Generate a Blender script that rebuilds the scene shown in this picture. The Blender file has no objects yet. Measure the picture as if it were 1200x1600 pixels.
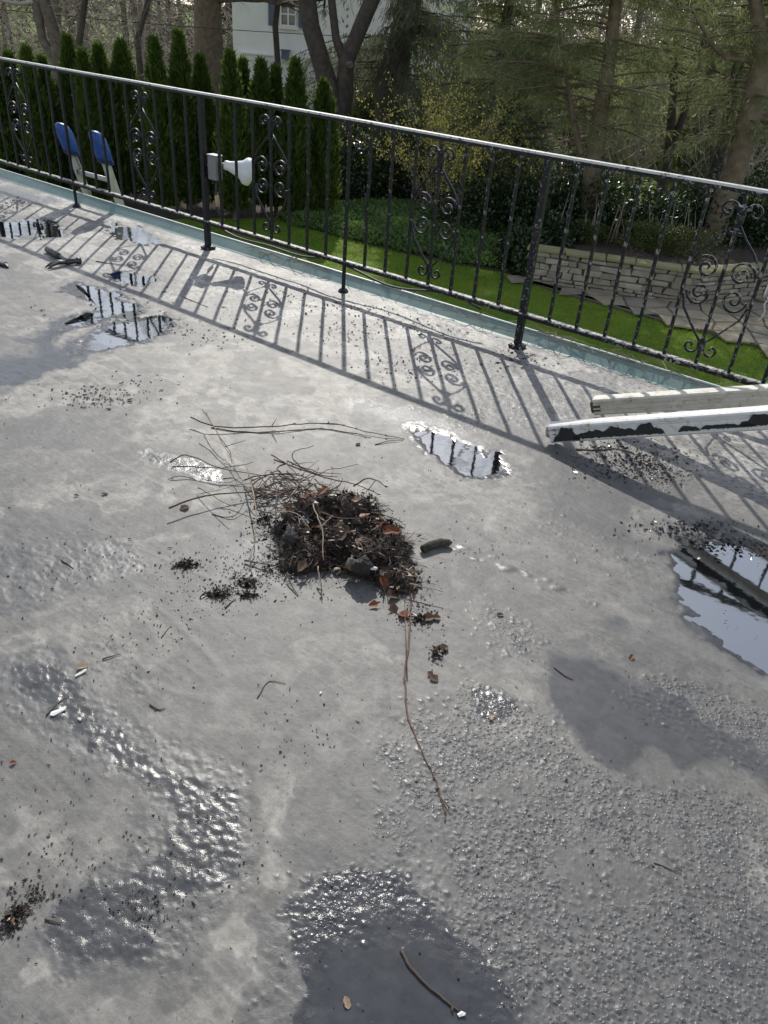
import bpy, math, random
import numpy as np
from mathutils import Vector, Matrix

# ------------------------------------------------------------------ camera, world, sun, exposure
SC = bpy.context.scene
COL = SC.collection
RNG = np.random.default_rng(11)
random.seed(11)

H = 1.5                                   # camera height above the roof (roof = z 0)
F_PX, PITCH, ROLL = 1205.4, 0.57202, 0.08498   # focal length in pixels of a 1200 px wide frame
FW = np.array([0, math.cos(PITCH), -math.sin(PITCH)])
_r = np.array([1.0, 0, 0]); _u = np.cross(_r, FW)
RT = _r * math.cos(ROLL) + _u * math.sin(ROLL)
UP = -_r * math.sin(ROLL) + _u * math.cos(ROLL)
cam_d = bpy.data.cameras.new('camera')
cam = bpy.data.objects.new('camera', cam_d); COL.objects.link(cam)
cam_d.sensor_fit = 'HORIZONTAL'; cam_d.sensor_width = 36.0; cam_d.lens = 36.0 * F_PX / 1200.0
cam_d.clip_start = 0.05; cam_d.clip_end = 2000
cam.matrix_world = Matrix(((RT[0], UP[0], -FW[0], 0), (RT[1], UP[1], -FW[1], 0), (RT[2], UP[2], -FW[2], H), (0, 0, 0, 1)))
SC.camera = cam

SUN_DIR = Vector((-0.124, 1.313, 0.985)).normalized()      # towards the sun, read off the railing's shadow
SUN_EL = math.asin(SUN_DIR.z); SUN_AZ = math.atan2(SUN_DIR.x, SUN_DIR.y)
world = bpy.data.worlds.new('World'); SC.world = world; world.use_nodes = True
wn = world.node_tree.nodes; wl = world.node_tree.links
wn.clear()
sky = wn.new('ShaderNodeTexSky'); sky.sky_type = 'NISHITA'; sky.sun_disc = False
sky.sun_elevation = SUN_EL; sky.sun_rotation = SUN_AZ
sky.air_density = 1.0; sky.dust_density = 0.6; sky.ozone_density = 1.2; sky.altitude = 100
bg = wn.new('ShaderNodeBackground'); bg.inputs['Strength'].default_value = 0.15
wo = wn.new('ShaderNodeOutputWorld')
hs_ = wn.new('ShaderNodeHueSaturation'); hs_.inputs['Saturation'].default_value = 0.50      # hazy spring sky
wl.new(sky.outputs[0], hs_.inputs['Color']); wl.new(hs_.outputs[0], bg.inputs[0]); wl.new(bg.outputs[0], wo.inputs[0])
sun_d = bpy.data.lights.new('sun', 'SUN'); sun_d.energy = 2.9; sun_d.angle = math.radians(0.53); sun_d.color = (1.0, 0.955, 0.88)
sun = bpy.data.objects.new('sun', sun_d); COL.objects.link(sun)
sun.rotation_euler = (-SUN_DIR).to_track_quat('-Z', 'Y').to_euler()
SC.view_settings.view_transform = 'Standard'; SC.view_settings.look = 'None'
SC.view_settings.exposure = 0.43; SC.view_settings.gamma = 1.0
SC.cycles.max_bounces = 6; SC.cycles.diffuse_bounces = 3; SC.cycles.glossy_bounces = 3
SC.cycles.transparent_max_bounces = 8; SC.cycles.caustics_reflective = False; SC.cycles.caustics_refractive = False

# ------------------------------------------------------------------ places: photo point -> point of the place
def ray(x, y):
    return FW + RT * (x - 600) / F_PX - UP * (y - 800) / F_PX
def gp(x, y, z=0.0):                     # the point at height z seen at photo pixel (x, y)
    d = ray(x, y); t = (z - H) / d[2]
    return np.array([0, 0, H]) + t * d
def at(x, y, Y):                         # the point at depth Y seen at photo pixel (x, y)
    d = ray(x, y); t = Y / d[1]
    return np.array([0, 0, H]) + t * d
ZG = -2.8                                # garden level
RA = np.array([-0.3772, 4.8643, 0.0])    # foot of the railing's middle thin post
E_ = np.array([0.81594, -0.57814, 0.0])  # along the roof edge, to the right
N_ = np.array([-0.57814, -0.81594, 0.0]) # away from the edge, onto the roof
SP = 0.15863                             # baluster spacing
def rl(s, n, z=0.0):
    return RA + E_ * s + N_ * n + np.array([0, 0, z])

# ------------------------------------------------------------------ mesh helpers
def np_mesh(name, V, F):
    V = np.asarray(V, np.float32).reshape(-1, 3); F = np.asarray(F, np.int32)
    me = bpy.data.meshes.new(name)
    k = F.shape[1]
    me.vertices.add(len(V)); me.vertices.foreach_set('co', V.ravel())
    me.loops.add(F.size); me.loops.foreach_set('vertex_index', F.ravel())
    me.polygons.add(len(F)); me.polygons.foreach_set('loop_start', np.arange(0, F.size, k, dtype=np.int32))
    me.update(calc_edges=True)
    return me
def smooth(me, on=True):
    me.polygons.foreach_set('use_smooth', np.full(len(me.polygons), on)); return me
class MB:
    def __init__(s): s.v = []; s.f = []; s.n = 0
    def add(s, V, F):
        V = [tuple(map(float, p)) for p in V]
        s.v += V; s.f += [tuple(i + s.n for i in f) for f in F]; s.n += len(V); return s
    def box(s, c, size, M=None):
        x, y, z = (k / 2 for k in size)
        P = np.array([[a, b, d] for a in (-x, x) for b in (-y, y) for d in (-z, z)])
        if M is not None: P = P @ np.asarray(M).T
        return s.add(P + np.asarray(c), [(0, 1, 3, 2), (4, 6, 7, 5), (0, 4, 5, 1), (2, 3, 7, 6), (0, 2, 6, 4), (1, 5, 7, 3)])
    def tube(s, path, rad, sides=6, cap=True):
        P = np.asarray(path, float); m = len(P)
        R = np.full(m, rad) if np.isscalar(rad) else np.asarray(rad, float)
        T = np.gradient(P, axis=0); T /= np.linalg.norm(T, axis=1)[:, None] + 1e-12
        a = np.array([0, 0, 1.0]) if abs(T[0][2]) < .9 else np.array([1.0, 0, 0])
        u = np.cross(T[0], a); u /= np.linalg.norm(u); V = []
        ang = np.arange(sides) * 2 * math.pi / sides
        for i in range(m):
            u = u - T[i] * (u @ T[i]); u /= np.linalg.norm(u) + 1e-12; w = np.cross(T[i], u)
            V.append(P[i] + R[i] * (np.cos(ang)[:, None] * u + np.sin(ang)[:, None] * w))
        F = [(i * sides + k, i * sides + (k + 1) % sides, (i + 1) * sides + (k + 1) % sides, (i + 1) * sides + k) for i in range(m - 1) for k in range(sides)]
        if cap: F += [tuple(range(sides - 1, -1, -1)), tuple((m - 1) * sides + k for k in range(sides))]
        return s.add(np.concatenate(V), F)
    def lathe(s, prof, o, axis, sides=20):
        o = np.asarray(o, float); t = np.asarray(axis, float); t /= np.linalg.norm(t)
        a = np.array([0, 0, 1.0]) if abs(t[2]) < .9 else np.array([1.0, 0, 0])
        u = np.cross(t, a); u /= np.linalg.norm(u); w = np.cross(t, u); V = []
        ang = np.arange(sides) * 2 * math.pi / sides
        for r, h in prof: V.append(o + t * h + r * (np.cos(ang)[:, None] * u + np.sin(ang)[:, None] * w))
        F = [(i * sides + k, i * sides + (k + 1) % sides, (i + 1) * sides + (k + 1) % sides, (i + 1) * sides + k) for i in range(len(prof) - 1) for k in range(sides)]
        return s.add(np.concatenate(V), F)
    def extrude(s, prof, a, b, up=(0, 0, 1), cap=True):
        """closed profile of (side, up) pairs run from a to b"""
        a = np.asarray(a, float); b = np.asarray(b, float); t = (b - a) / np.linalg.norm(b - a)
        w = np.cross(t, np.asarray(up, float)); w /= np.linalg.norm(w); u = np.cross(w, t); k = len(prof)
        V = [p + w * q[0] + u * q[1] for p in (a, b) for q in prof]
        F = [(i, (i + 1) % k, k + (i + 1) % k, k + i) for i in range(k)]
        if cap: F += [tuple(range(k - 1, -1, -1)), tuple(range(k, 2 * k))]
        return s.add(V, F)
    def mesh(s, name, sm=False):
        me = bpy.data.meshes.new(name); me.from_pydata(s.v, [], s.f); me.update()
        if sm: smooth(me)
        return me
    def build(s, name, mat, parent=None, sm=False, bevel=0):
        return obj(name, s.mesh(name, sm), mat, parent, bevel)
def obj(name, me, mat, parent=None, bevel=0):
    o = bpy.data.objects.new(name, me); COL.objects.link(o)
    if mat is not None and len(me.materials) == 0: me.materials.append(mat)
    if parent is not None: o.parent = parent
    if bevel:
        b = o.modifiers.new('bevel', 'BEVEL'); b.width = bevel; b.segments = 2; b.limit_method = 'ANGLE'
    return o
def tag(o, label=None, cat=None, group=None, kind=None):
    for k, v in (('label', label), ('category', cat), ('group', group), ('kind', kind)):
        if v: o[k] = v
    return o
def empty(name, loc=(0, 0, 0), label=None, cat=None, group=None, rz=0.0):
    o = bpy.data.objects.new(name, None); COL.objects.link(o); o.location = tuple(loc); o.rotation_euler = (0, 0, rz)
    o.empty_display_size = .1
    return tag(o, label, cat, group)
def copy_of(o, parent=None, **kw):
    c = o.copy(); COL.objects.link(c); c.parent = parent
    return c

# ------------------------------------------------------------------ noise
def hsh(ix, iy, seed=0):
    h = (ix.astype(np.int64) * 374761393 + iy.astype(np.int64) * 668265263 + seed * 974711) & 0xFFFFFFFF
    h = ((h ^ (h >> 13)) * 1274126177) & 0xFFFFFFFF
    h = h ^ (h >> 16)
    return (h & 0xFFFFFF) / float(0x1000000)
def vn(x, y, seed=0):
    ix = np.floor(x); iy = np.floor(y); fx = x - ix; fy = y - iy
    fx = fx * fx * (3 - 2 * fx); fy = fy * fy * (3 - 2 * fy)
    a = hsh(ix, iy, seed); b = hsh(ix + 1, iy, seed); c = hsh(ix, iy + 1, seed); d = hsh(ix + 1, iy + 1, seed)
    return (a + (b - a) * fx) * (1 - fy) + (c + (d - c) * fx) * fy
def fbm(x, y, o=4, seed=0):
    t = 0; a = .5; n = 0
    for k in range(o):
        t = t + a * vn(x, y, seed + k * 17); n += a; x = x * 2.03 + 11.3; y = y * 2.03 - 7.1; a *= .5
    return t / n
def sst(a, b, x):
    t = np.clip((x - a) / (b - a), 0, 1); return t * t * (3 - 2 * t)
def sdf(x, y, poly):                     # signed distance, positive inside
    P = np.asarray(poly, float); d = np.full(x.shape, 1e9); ins = np.zeros(x.shape, bool)
    for i in range(len(P)):
        ax, ay = P[i][:2]; bx, by = P[(i + 1) % len(P)][:2]
        ex, ey = bx - ax, by - ay; wx = x - ax; wy = y - ay
        t = np.clip((wx * ex + wy * ey) / (ex * ex + ey * ey + 1e-12), 0, 1)
        d = np.minimum(d, (wx - ex * t) ** 2 + (wy - ey * t) ** 2)
        c = (ay > y) != (by > y)
        with np.errstate(divide='ignore', invalid='ignore'):
            ins ^= c & (x < (bx - ax) * (y - ay) / (by - ay if by != ay else 1e-12) + ax)
    return np.where(ins, 1, -1) * np.sqrt(d)

# ------------------------------------------------------------------ materials
class NT:
    def __init__(s, name):
        s.m = bpy.data.materials.new(name); s.m.use_nodes = True; s.n = s.m.node_tree.nodes; s.l = s.m.node_tree.links
        s.n.clear(); s.out = s.n.new('ShaderNodeOutputMaterial')
    def new(s, t, **kw):
        n = s.n.new(t)
        for k, v in kw.items(): setattr(n, k, v)
        return n
    def val(s, n, k, v):
        if hasattr(v, 'links') or isinstance(v, bpy.types.NodeSocket): s.l.new(v, n.inputs[k])
        else: n.inputs[k].default_value = v
    def noise(s, scale, detail=4, rough=.55, vec=None, dist=0):
        n = s.new('ShaderNodeTexNoise'); n.inputs['Scale'].default_value = scale; n.inputs['Detail'].default_value = detail
        n.inputs['Roughness'].default_value = rough; n.inputs['Distortion'].default_value = dist
        if vec is not None: s.l.new(vec, n.inputs['Vector'])
        return n.outputs['Fac']
    def coord(s, which='Object'):
        return s.new('ShaderNodeTexCoord').outputs[which]
    def mapping(s, vec, scale=(1, 1, 1), rot=(0, 0, 0)):
        n = s.new('ShaderNodeMapping'); s.l.new(vec, n.inputs[0]); n.inputs['Scale'].default_value = scale; n.inputs['Rotation'].default_value = rot
        return n.outputs[0]
    def ramp(s, fac, stops):
        n = s.new('ShaderNodeValToRGB'); e = n.color_ramp.elements
        while len(e) < len(stops): e.new(.5)
        for q, (p, c) in zip(e, stops): q.position = p; q.color = (c, c, c, 1) if np.isscalar(c) else (*c, 1)
        s.l.new(fac, n.inputs[0]); return n.outputs[0]
    def mix(s, f, a, b):
        n = s.new('ShaderNodeMix', data_type='RGBA')
        for k, v in ((0, f), (6, a), (7, b)):
            if isinstance(v, bpy.types.NodeSocket): s.l.new(v, n.inputs[k])
            elif k == 0: n.inputs[0].default_value = v
            else: n.inputs[k].default_value = (*v, 1)
        return n.outputs[2]
    def math(s, op, a, b=0.0, clamp=False):
        n = s.new('ShaderNodeMath', operation=op); n.use_clamp = clamp
        for k, v in ((0, a), (1, b)):
            if isinstance(v, bpy.types.NodeSocket): s.l.new(v, n.inputs[k])
            else: n.inputs[k].default_value = v
        return n.outputs[0]
    def bump(s, h, dist=.002, strength=1.0):
        n = s.new('ShaderNodeBump'); n.inputs['Distance'].default_value = dist; n.inputs['Strength'].default_value = strength
        s.l.new(h, n.inputs['Height']); return n.outputs[0]
    def attr(s, name):
        n = s.new('ShaderNodeAttribute', attribute_name=name); return n.outputs['Fac']
    def bsdf(s, col, rough=.6, metal=0.0, spec=.5, nor=None, **kw):
        b = s.new('ShaderNodeBsdfPrincipled')
        for k, v in (('Base Color', col), ('Roughness', rough), ('Metallic', metal), ('Specular IOR Level', spec)):
            if isinstance(v, bpy.types.NodeSocket): s.l.new(v, b.inputs[k])
            else: b.inputs[k].default_value = (*v, 1) if k == 'Base Color' else v
        if nor is not None: s.l.new(nor, b.inputs['Normal'])
        for k, v in kw.items(): b.inputs[k.replace('_', ' ')].default_value = v
        return b.outputs[0]
    def done(s, sh):
        s.l.new(sh, s.out.inputs['Surface']); return s.m
def plain(name, c1, c2=None, scale=20, rough=.6, metal=0, bump=0, bscale=60, spec=.5):
    t = NT(name); co = t.coord()
    c2 = c2 or tuple(k * .7 for k in c1)
    col = t.mix(t.ramp(t.noise(scale, 5, .6, co), [(.35, 0.0), (.65, 1.0)]), c1, c2)
    nor = t.bump(t.noise(bscale, 4, .6, co), bump) if bump else None
    return t.done(t.bsdf(col, rough, metal, spec, nor))
def leafy(name, c1, c2, scale=1.5, trans=.35, rough=.5, per='Object', spec=.35):
    t = NT(name); g = t.new('ShaderNodeNewGeometry')
    f = t.math('ADD', t.math('MULTIPLY', g.outputs['Random Per Island'], .7), t.math('MULTIPLY', t.noise(scale, 3, .6, t.coord(per)), .45))
    col = t.mix(t.ramp(f, [(.2, 0.0), (.85, 1.0)]), c1, c2)
    b = t.bsdf(col, rough, 0, spec)
    tr = t.new('ShaderNodeBsdfTranslucent')
    hsv = t.mix(.5, col, tuple(min(1, k * 1.6) for k in c2)); t.l.new(hsv, tr.inputs[0])
    m = t.new('ShaderNodeMixShader'); m.inputs[0].default_value = trans; t.l.new(b, m.inputs[1]); t.l.new(tr.outputs[0], m.inputs[2])
    return t.done(m.outputs[0])
# ------------------------------------------------------------------ the flat roof: a coated deck with wet patches, puddles and grit
def gpoly(pts): return [tuple(gp(x, y)[:2]) for x, y in pts]
MIRROR = {   # standing water: (outline, name note)
 'river_upper': [(120, 447), (150, 446), (185, 458), (216, 479), (208, 489), (165, 492), (130, 505), (95, 514), (112, 498), (150, 483), (140, 462)],
 'river_lower': [(130, 545), (165, 517), (205, 499), (248, 492), (276, 500), (270, 513), (236, 526), (182, 541)],
 'edge_left': [(-60, 352), (0, 347), (45, 343), (80, 351), (110, 360), (92, 369), (40, 369), (0, 366), (-60, 368)],
 'edge_strip': [(172, 349), (205, 354), (255, 381), (225, 384), (182, 364)],
 'small': [(188, 430), (215, 424), (248, 440), (222, 443)],
 'centre': [(650, 680), (685, 680), (730, 696), (775, 716), (768, 732), (725, 736), (692, 722), (664, 702)],
 'right': [(1050, 878), (1078, 846), (1128, 846), (1200, 862), (1320, 900), (1330, 1090), (1200, 1040), (1150, 1012), (1098, 968), (1062, 925)],
}
FILM = [  # wet, dark, glossy: (outline, ripple amount 0..1, strength)
 ([(-40, 1030), (60, 1020), (150, 1060), (250, 1150), (400, 1205), (402, 1400), (330, 1460), (270, 1545), (110, 1535), (60, 1450), (150, 1370), (210, 1320), (215, 1260), (120, 1170), (-40, 1110)], .7, .74),
 ([(-40, 838), (120, 838), (222, 846), (214, 895), (110, 918), (70, 945), (-40, 965)], .6, .74),
 ([(400, 1440), (470, 1360), (570, 1330), (650, 1345), (790, 1470), (850, 1570), (870, 1680), (420, 1680)], .5, .72),
 ([(20, 530), (75, 510), (118, 490), (150, 478), (118, 458), (100, 450), (120, 442), (150, 443), (190, 459), (220, 480), (210, 492), (150, 506), (90, 526), (95, 540), (140, 520), (190, 498), (245, 489), (280, 500), (272, 516), (236, 530), (180, 546), (110, 566), (50, 590), (-30, 605), (-30, 560), (50, 556), (58, 545)], .95, 1),
 ([(-40, 335), (60, 336), (120, 358), (110, 372), (-40, 376)], .1, .6),
 ([(125, 336), (165, 342), (215, 352), (265, 378), (315, 392), (300, 398), (240, 388), (180, 368), (140, 352)], .1, .7),
 ([(-40, 288), (20, 292), (60, 305), (100, 312), (95, 320), (40, 316), (-40, 306)], .1, .8),
 ([(204, 703), (240, 696), (292, 710), (342, 736), (354, 752), (312, 752), (262, 737), (216, 717)], .6, .9),
 ([(-30, 850), (60, 852), (140, 850), (212, 852), (202, 886), (120, 900), (80, 892), (55, 930), (-30, 945)], .8, .75),
 ([(10, 822), (40, 816), (58, 828), (30, 834)], .5, .5), ([(120, 822), (155, 815), (162, 824), (130, 830)], .5, .5),
 ([(10, 1040), (60, 1044), (112, 1064), (150, 1108), (192, 1150), (252, 1200), (330, 1220), (386, 1232), (380, 1330), (366, 1402), (320, 1402), (276, 1424), (250, 1500), (214, 1532), (150, 1512), (92, 1492), (86, 1440), (132, 1392), (202, 1362), (242, 1332), (256, 1272), (212, 1232), (170, 1182), (140, 1142), (64, 1104), (24, 1080)], 1, .9),
 ([(130, 1000), (190, 990), (230, 1040), (258, 1090), (215, 1085), (150, 1050)], 1, .35),
 ([(432, 1430), (478, 1382), (556, 1350), (620, 1358), (702, 1442), (772, 1500), (812, 1560), (830, 1660), (456, 1660), (478, 1540), (446, 1482)], .55, 1),
 ([(265, 1520), (340, 1500), (350, 1560), (270, 1555)], .6, .5), ([(380, 1540), (470, 1530), (470, 1640), (350, 1640)], .6, .7),
 ([(826, 1056), (868, 1028), (952, 1048), (1054, 1090), (1152, 1150), (1230, 1206), (1230, 1250), (1132, 1200), (1062, 1226), (1012, 1180), (984, 1216), (920, 1172), (858, 1112)], .05, .85),
 ([(950, 1010), (1010, 1030), (1100, 1060), (1230, 1130), (1230, 1170), (1130, 1110), (1040, 1070), (960, 1040)], .3, .5),
 ([(1034, 880), (1062, 842), (1130, 840), (1230, 862), (1340, 900), (1340, 1110), (1230, 1060), (1140, 1020), (1080, 968), (1045, 925)], .1, 1),
 ([(738, 1070), (772, 1060), (806, 1090), (820, 1112), (790, 1134), (760, 1128), (748, 1096)], .8, .9),
 ([(944, 970), (975, 963), (1004, 974), (992, 994), (964, 988)], .1, .8), ([(786, 988), (812, 982), (834, 1008), (815, 1022)], .8, .8),
 ([(576, 1106), (620, 1100), (642, 1122), (620, 1145), (582, 1138)], .9, .6), ([(960, 870), (985, 868), (996, 890), (972, 896)], .4, .6),
 ([(700, 1440), (770, 1380), (840, 1400), (880, 1450), (850, 1500), (780, 1470)], .5, .5), ([(640, 1300), (700, 1290), (720, 1330), (660, 1345)], .7, .5),
 ([(900, 1170), (950, 1180), (960, 1260), (880, 1330), (840, 1320), (880, 1250)], .3, .4),
 ([(622, 660), (665, 660), (712, 676), (758, 700), (800, 724), (775, 744), (716, 744), (676, 722), (644, 700)], .3, 1),
]
STAIN = [  # damp tracks and other matt darker patches: (outline, strength)
 ([(826, 757), (850, 752), (872, 772), (926, 800), (1000, 838), (1068, 862), (1052, 886), (976, 862), (896, 826), (846, 792)], .8),
 ([(350, 1200), (400, 1180), (408, 1230), (370, 1250)], .5), ([(480, 1310), (520, 1330), (510, 1370), (478, 1340)], .5),
 ([(790, 560), (845, 570), (880, 630), (850, 650), (800, 600)], .55), ([(1000, 790), (1060, 800), (1120, 840), (1060, 850)], .5),
 ([(640, 850), (760, 830), (860, 900), (980, 990), (900, 1010), (740, 960), (640, 960)], .18),
 ([(760, 700), (850, 690), (1000, 760), (1060, 830), (960, 830), (820, 760)], .45),
]
GRAVEL = [  # blistered, grit-covered coating: (outline, density)
 ([(590, 1180), (640, 1120), (720, 1090), (850, 1120), (910, 1190), (1000, 1240), (1230, 1260), (1260, 1680), (820, 1680), (770, 1500), (650, 1360), (575, 1270)], .9),
 ([(740, 1060), (820, 1110), (880, 1160), (820, 1230), (700, 1190), (690, 1110)], .5),
 ([(1040, 1060), (1230, 1120), (1230, 1230), (1100, 1170), (990, 1080)], .8), ([(760, 950), (830, 990), (830, 1020), (780, 1000)], .6),
 ([(700, 870), (720, 862), (870, 930), (850, 945), (740, 895)], .0), ([(440, 1380), (620, 1350), (700, 1440), (640, 1480), (520, 1480), (470, 1560)], .35),
 ([(830, 820), (880, 810), (960, 850), (990, 890), (900, 870)], .3), ([(550, 625), (640, 632), (760, 680), (900, 640), (870, 600), (700, 640)], .55), ([(930, 700), (1010, 690), (1085, 750), (1040, 765)], .8),
]
GLITTER = [([(540, 625), (600, 628), (700, 655), (770, 690), (740, 705), (660, 672), (600, 655), (550, 645)], .9), ([(380, 840), (450, 850), (450, 930), (390, 910), (330, 900), (350, 870)], .5),  # white glitter of wet grit, painted as pale patches
        ([(500, 650), (530, 655), (520, 668), (500, 664)], .5)]

C0 = np.array([0.0, -1.0])
ang = np.concatenate([np.linspace(-82, -30, 46)[:-1], np.linspace(-30, 29, 640), np.linspace(29, 82, 46)[1:]])
th = np.radians(ang); NR = 830
dirx, diry = np.sin(th), np.cos(th)
EDGE_N = -0.10
den = dirx * N_[0] + diry * N_[1]
Rmax = (EDGE_N - ((C0 - RA[:2]) @ N_[:2])) / np.where(den < -0.02, den, -0.02)
Rmax = np.clip(Rmax, 2, 14)
r0 = 1.15
tt = np.linspace(0, 1, NR)[:, None]
RR = r0 * (Rmax[None, :] / r0) ** tt
X = C0[0] + RR * dirx[None, :]; Y = C0[1] + RR * diry[None, :]
sh = X.shape; x = X.ravel(); y = Y.ravel()
u = (x - RA[0]) * E_[0] + (y - RA[1]) * E_[1]            # along the edge
v = (x - RA[0]) * N_[0] + (y - RA[1]) * N_[1]            # away from the edge
dcam = np.hypot(x, y + .1)
wa = .030 * dcam ** .6
wx = x + wa * (fbm(x * 6, y * 6, 5, 3) - .5) * 2 + .022 * (fbm(x * 34, y * 34, 3, 5) - .5)
wy = y + wa * (fbm(x * 6, y * 6, 5, 9) - .5) * 2 + .022 * (fbm(x * 34, y * 34, 3, 7) - .5)
def mask(poly, soft):
    P = gpoly(poly); Pa = np.array(P); m = .35
    b = (wx > Pa[:, 0].min() - m) & (wx < Pa[:, 0].max() + m) & (wy > Pa[:, 1].min() - m) & (wy < Pa[:, 1].max() + m)
    out = np.zeros(len(x))
    if b.any():
        s = np.broadcast_to(np.asarray(soft, float), x.shape)[b]
        out[b] = np.clip(.5 + sdf(wx[b], wy[b], P) / (2 * s), 0, 1)
    return out * out * (3 - 2 * out)
deep = np.zeros(len(x)); wet = np.zeros(len(x)); rip = np.zeros(len(x)); stain = np.zeros(len(x)); grav = np.zeros(len(x)); pale = np.zeros(len(x))
fA = fbm(x * 11, y * 11, 5, 14) - .5; fB = .5 * (fbm(x * 48, y * 48, 3, 15) - .5) + .8 * (fbm(x * 23, y * 23, 4, 13) - .5); fC = fbm(x * 3.1, y * 3.1, 4, 16) - .5
for k, P in MIRROR.items(): deep = np.maximum(deep, mask(P, .028 * dcam))
deep = np.clip(deep + (.9 * fA + .8 * fB) * sst(0, .25, deep) * (1 - .6 * sst(.75, 1, deep)), 0, 1)
still = np.zeros(len(x)); rim = np.zeros(len(x))
for P, rp, st in FILM:
    m = mask(P, .035 * dcam ** .8); q = m + .60 * fA + .62 * fB + .06; rim = np.maximum(rim, np.exp(-((q - .22) / .07) ** 2) * sst(.03, .12, m) * sst(-.05, .10, fC + fA)); m = sst(.24, .60, q) * sst(.05, .2, m) * (.80 + .20 * sst(-.12, .12, fC + .5 * fA) + .25 * sst(.6, 1, m)).clip(0, 1); wet = np.maximum(wet, m * st); rip = np.maximum(rip, m * rp)
    if rp <= .1: still = np.maximum(still, m)
for k, P in MIRROR.items(): stain = np.maximum(stain, .75 * sst(.12, .6, mask(P, .075 * dcam ** .8) + .5 * fA + .4 * fB))
for P, st in STAIN: stain = np.maximum(stain, mask(P, .02 * dcam) * st)
for P, dn in GRAVEL: grav = np.maximum(grav, mask(P, .05 * dcam) * dn)
for P, st in GLITTER: pale = np.maximum(pale, mask(P, .007 * dcam) * st)
edge_zone = sst(1.25, .55, v + .5 * (fbm(u * 1.2, v * 1.2, 3, 21) - .5))
edge_zone *= .55 + .45 * sst(.35, .6, fbm(u * 2.2, v * 3.1, 4, 22))
# patchy drying of the wet areas
calm = mask([(520, 1500), (580, 1482), (650, 1475), (715, 1515), (752, 1575), (770, 1650), (520, 1650), (505, 1560)], .05)
rip *= 1 - .92 * calm
still = np.maximum(np.maximum(still, calm), np.maximum(.35 * sst(.3, .8, grav), deep))
wet = np.maximum(wet, deep)
drift = 0 * sst(.60, .72, fbm(x * 3.3 + 4, y * 3.3, 5, 33)) * .30 * sst(3.2, .8, y)
wet = np.maximum(wet, drift * sst(-.4, .3, x))
# strokes of the roller, along the edge direction with a slow sweep
sw = .22 * (fbm(x * .55, y * .55, 2, 41) - .5)
su = u; sv = v + sw
stroke = fbm(su * 2.2, sv * 34, 4, 43); stroke2 = fbm(su * 7, sv * 110, 3, 47)
ridge = np.abs(fbm(su * .30, sv * 4.5, 2, 49) - .5)
seam = np.exp(-(ridge / .009) ** 2) * sst(.45, .62, fbm(x * 1.7, y * 1.7, 3, 50))
lapn = sst(.38, .66, fbm(x * 1.1 + 3, y * 1.1, 4, 52))
# relief
z = .0016 * (fbm(x * 2.1, y * 2.1, 3, 51) - .5) * 2 + lapn * (.0007 * (stroke - .5) * 2 + .0004 * (stroke2 - .5) * 2) * (1 - wet) + .0009 * seam * (1 - wet)
z += .0016 * (fbm(x * 22, y * 22, 3, 53) - .5) * 2 * (.5 + .5 * rip) * (1 - .8 * still)
z += rip * (.0015 * (fbm(su * 26, sv * 44, 3, 55) - .5) * 2 + .0012 * (fbm(x * 85, y * 85, 2, 56) - .5) * 2)
z += .0032 * edge_zone * (fbm(x * 45, y * 45, 3, 57) - .5) * 2
def worley(cell, dens, rmin, rmax, hgt, seed, ux, uy, asp=1.0):
    gx = ux / cell; gy = uy / cell; ix = np.floor(gx); iy = np.floor(gy); out = np.zeros(len(ux))
    for dx in (-1, 0, 1):
        for dy in (-1, 0, 1):
            cx = ix + dx; cy = iy + dy
            px = cx + hsh(cx, cy, seed); py = cy + hsh(cx, cy, seed + 1)
            rr = (rmin + (rmax - rmin) * hsh(cx, cy, seed + 2) ** 2) / cell
            on = hsh(cx, cy, seed + 3) < dens
            as_ = 1 + asp * hsh(cx, cy, seed + 4)
            d2 = (((gx - px) / as_) ** 2 + (gy - py) ** 2) / (rr * rr)
            out = np.maximum(out, np.where(on, np.clip(1 - d2, 0, 1) ** .7 * rr * cell, 0))
    return out * hgt
clump = sst(.28, .62, fbm(x * 6, y * 6, 4, 61))
wet = np.maximum(wet, grav * (.10 + .62 * sst(.42, .64, fbm(x * 5 + 9, y * 5, 6, 63))))
cool = mask([(700, 820), (1260, 900), (1300, 1700), (380, 1700), (560, 1250), (640, 1000)], .35)
wet = np.maximum(wet, cool * .62 * sst(.34, .60, fbm(x * 3.2, y * 3.2, 6, 65)))
wet = np.maximum(wet, .40 * sst(.47, .64, fbm(x * 2.3 + 5, y * 2.3, 6, 68)))
wpx = x + .10 * (fbm(x * 5, y * 5, 4, 101) - .5); wpy = y + .10 * (fbm(x * 5, y * 5, 4, 102) - .5)
for sc_, sd_, amt, th_ in ((2.6, 103, .62, .53), (6.5, 104, .52, .555), (15, 105, .44, .575)):
    q1 = fbm(wpx * sc_, wpy * sc_, 6, sd_) + .075 * cool - .03 * edge_zone
    wet = np.maximum(wet, amt * sst(th_ - .012, th_ + .05, q1)); rim = np.maximum(rim, .7 * np.exp(-((q1 - th_ + .022) / .011) ** 2))
lowleft = np.maximum(mask([(-200, 1000), (200, 1010), (420, 1180), (430, 1700), (-200, 1700)], .3), .8 * mask([(-300, 760), (180, 800), (260, 900), (60, 980), (-300, 980)], .25))
wet = np.maximum(wet, lowleft * .60 * sst(.40, .58, fbm(x * 5.2 + 2, y * 5.2, 6, 69)))
gd = np.clip(grav * (.30 + 1.1 * clump), 0, 1)
dw1 = .004 * (fbm(x * 120, y * 120, 2, 66) - .5) * 2; dw2 = .004 * (fbm(x * 120 + 7, y * 120, 2, 67) - .5) * 2
rx_ = x * .8 - y * .6 + dw1; ry_ = x * .6 + y * .8 + dw2
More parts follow.
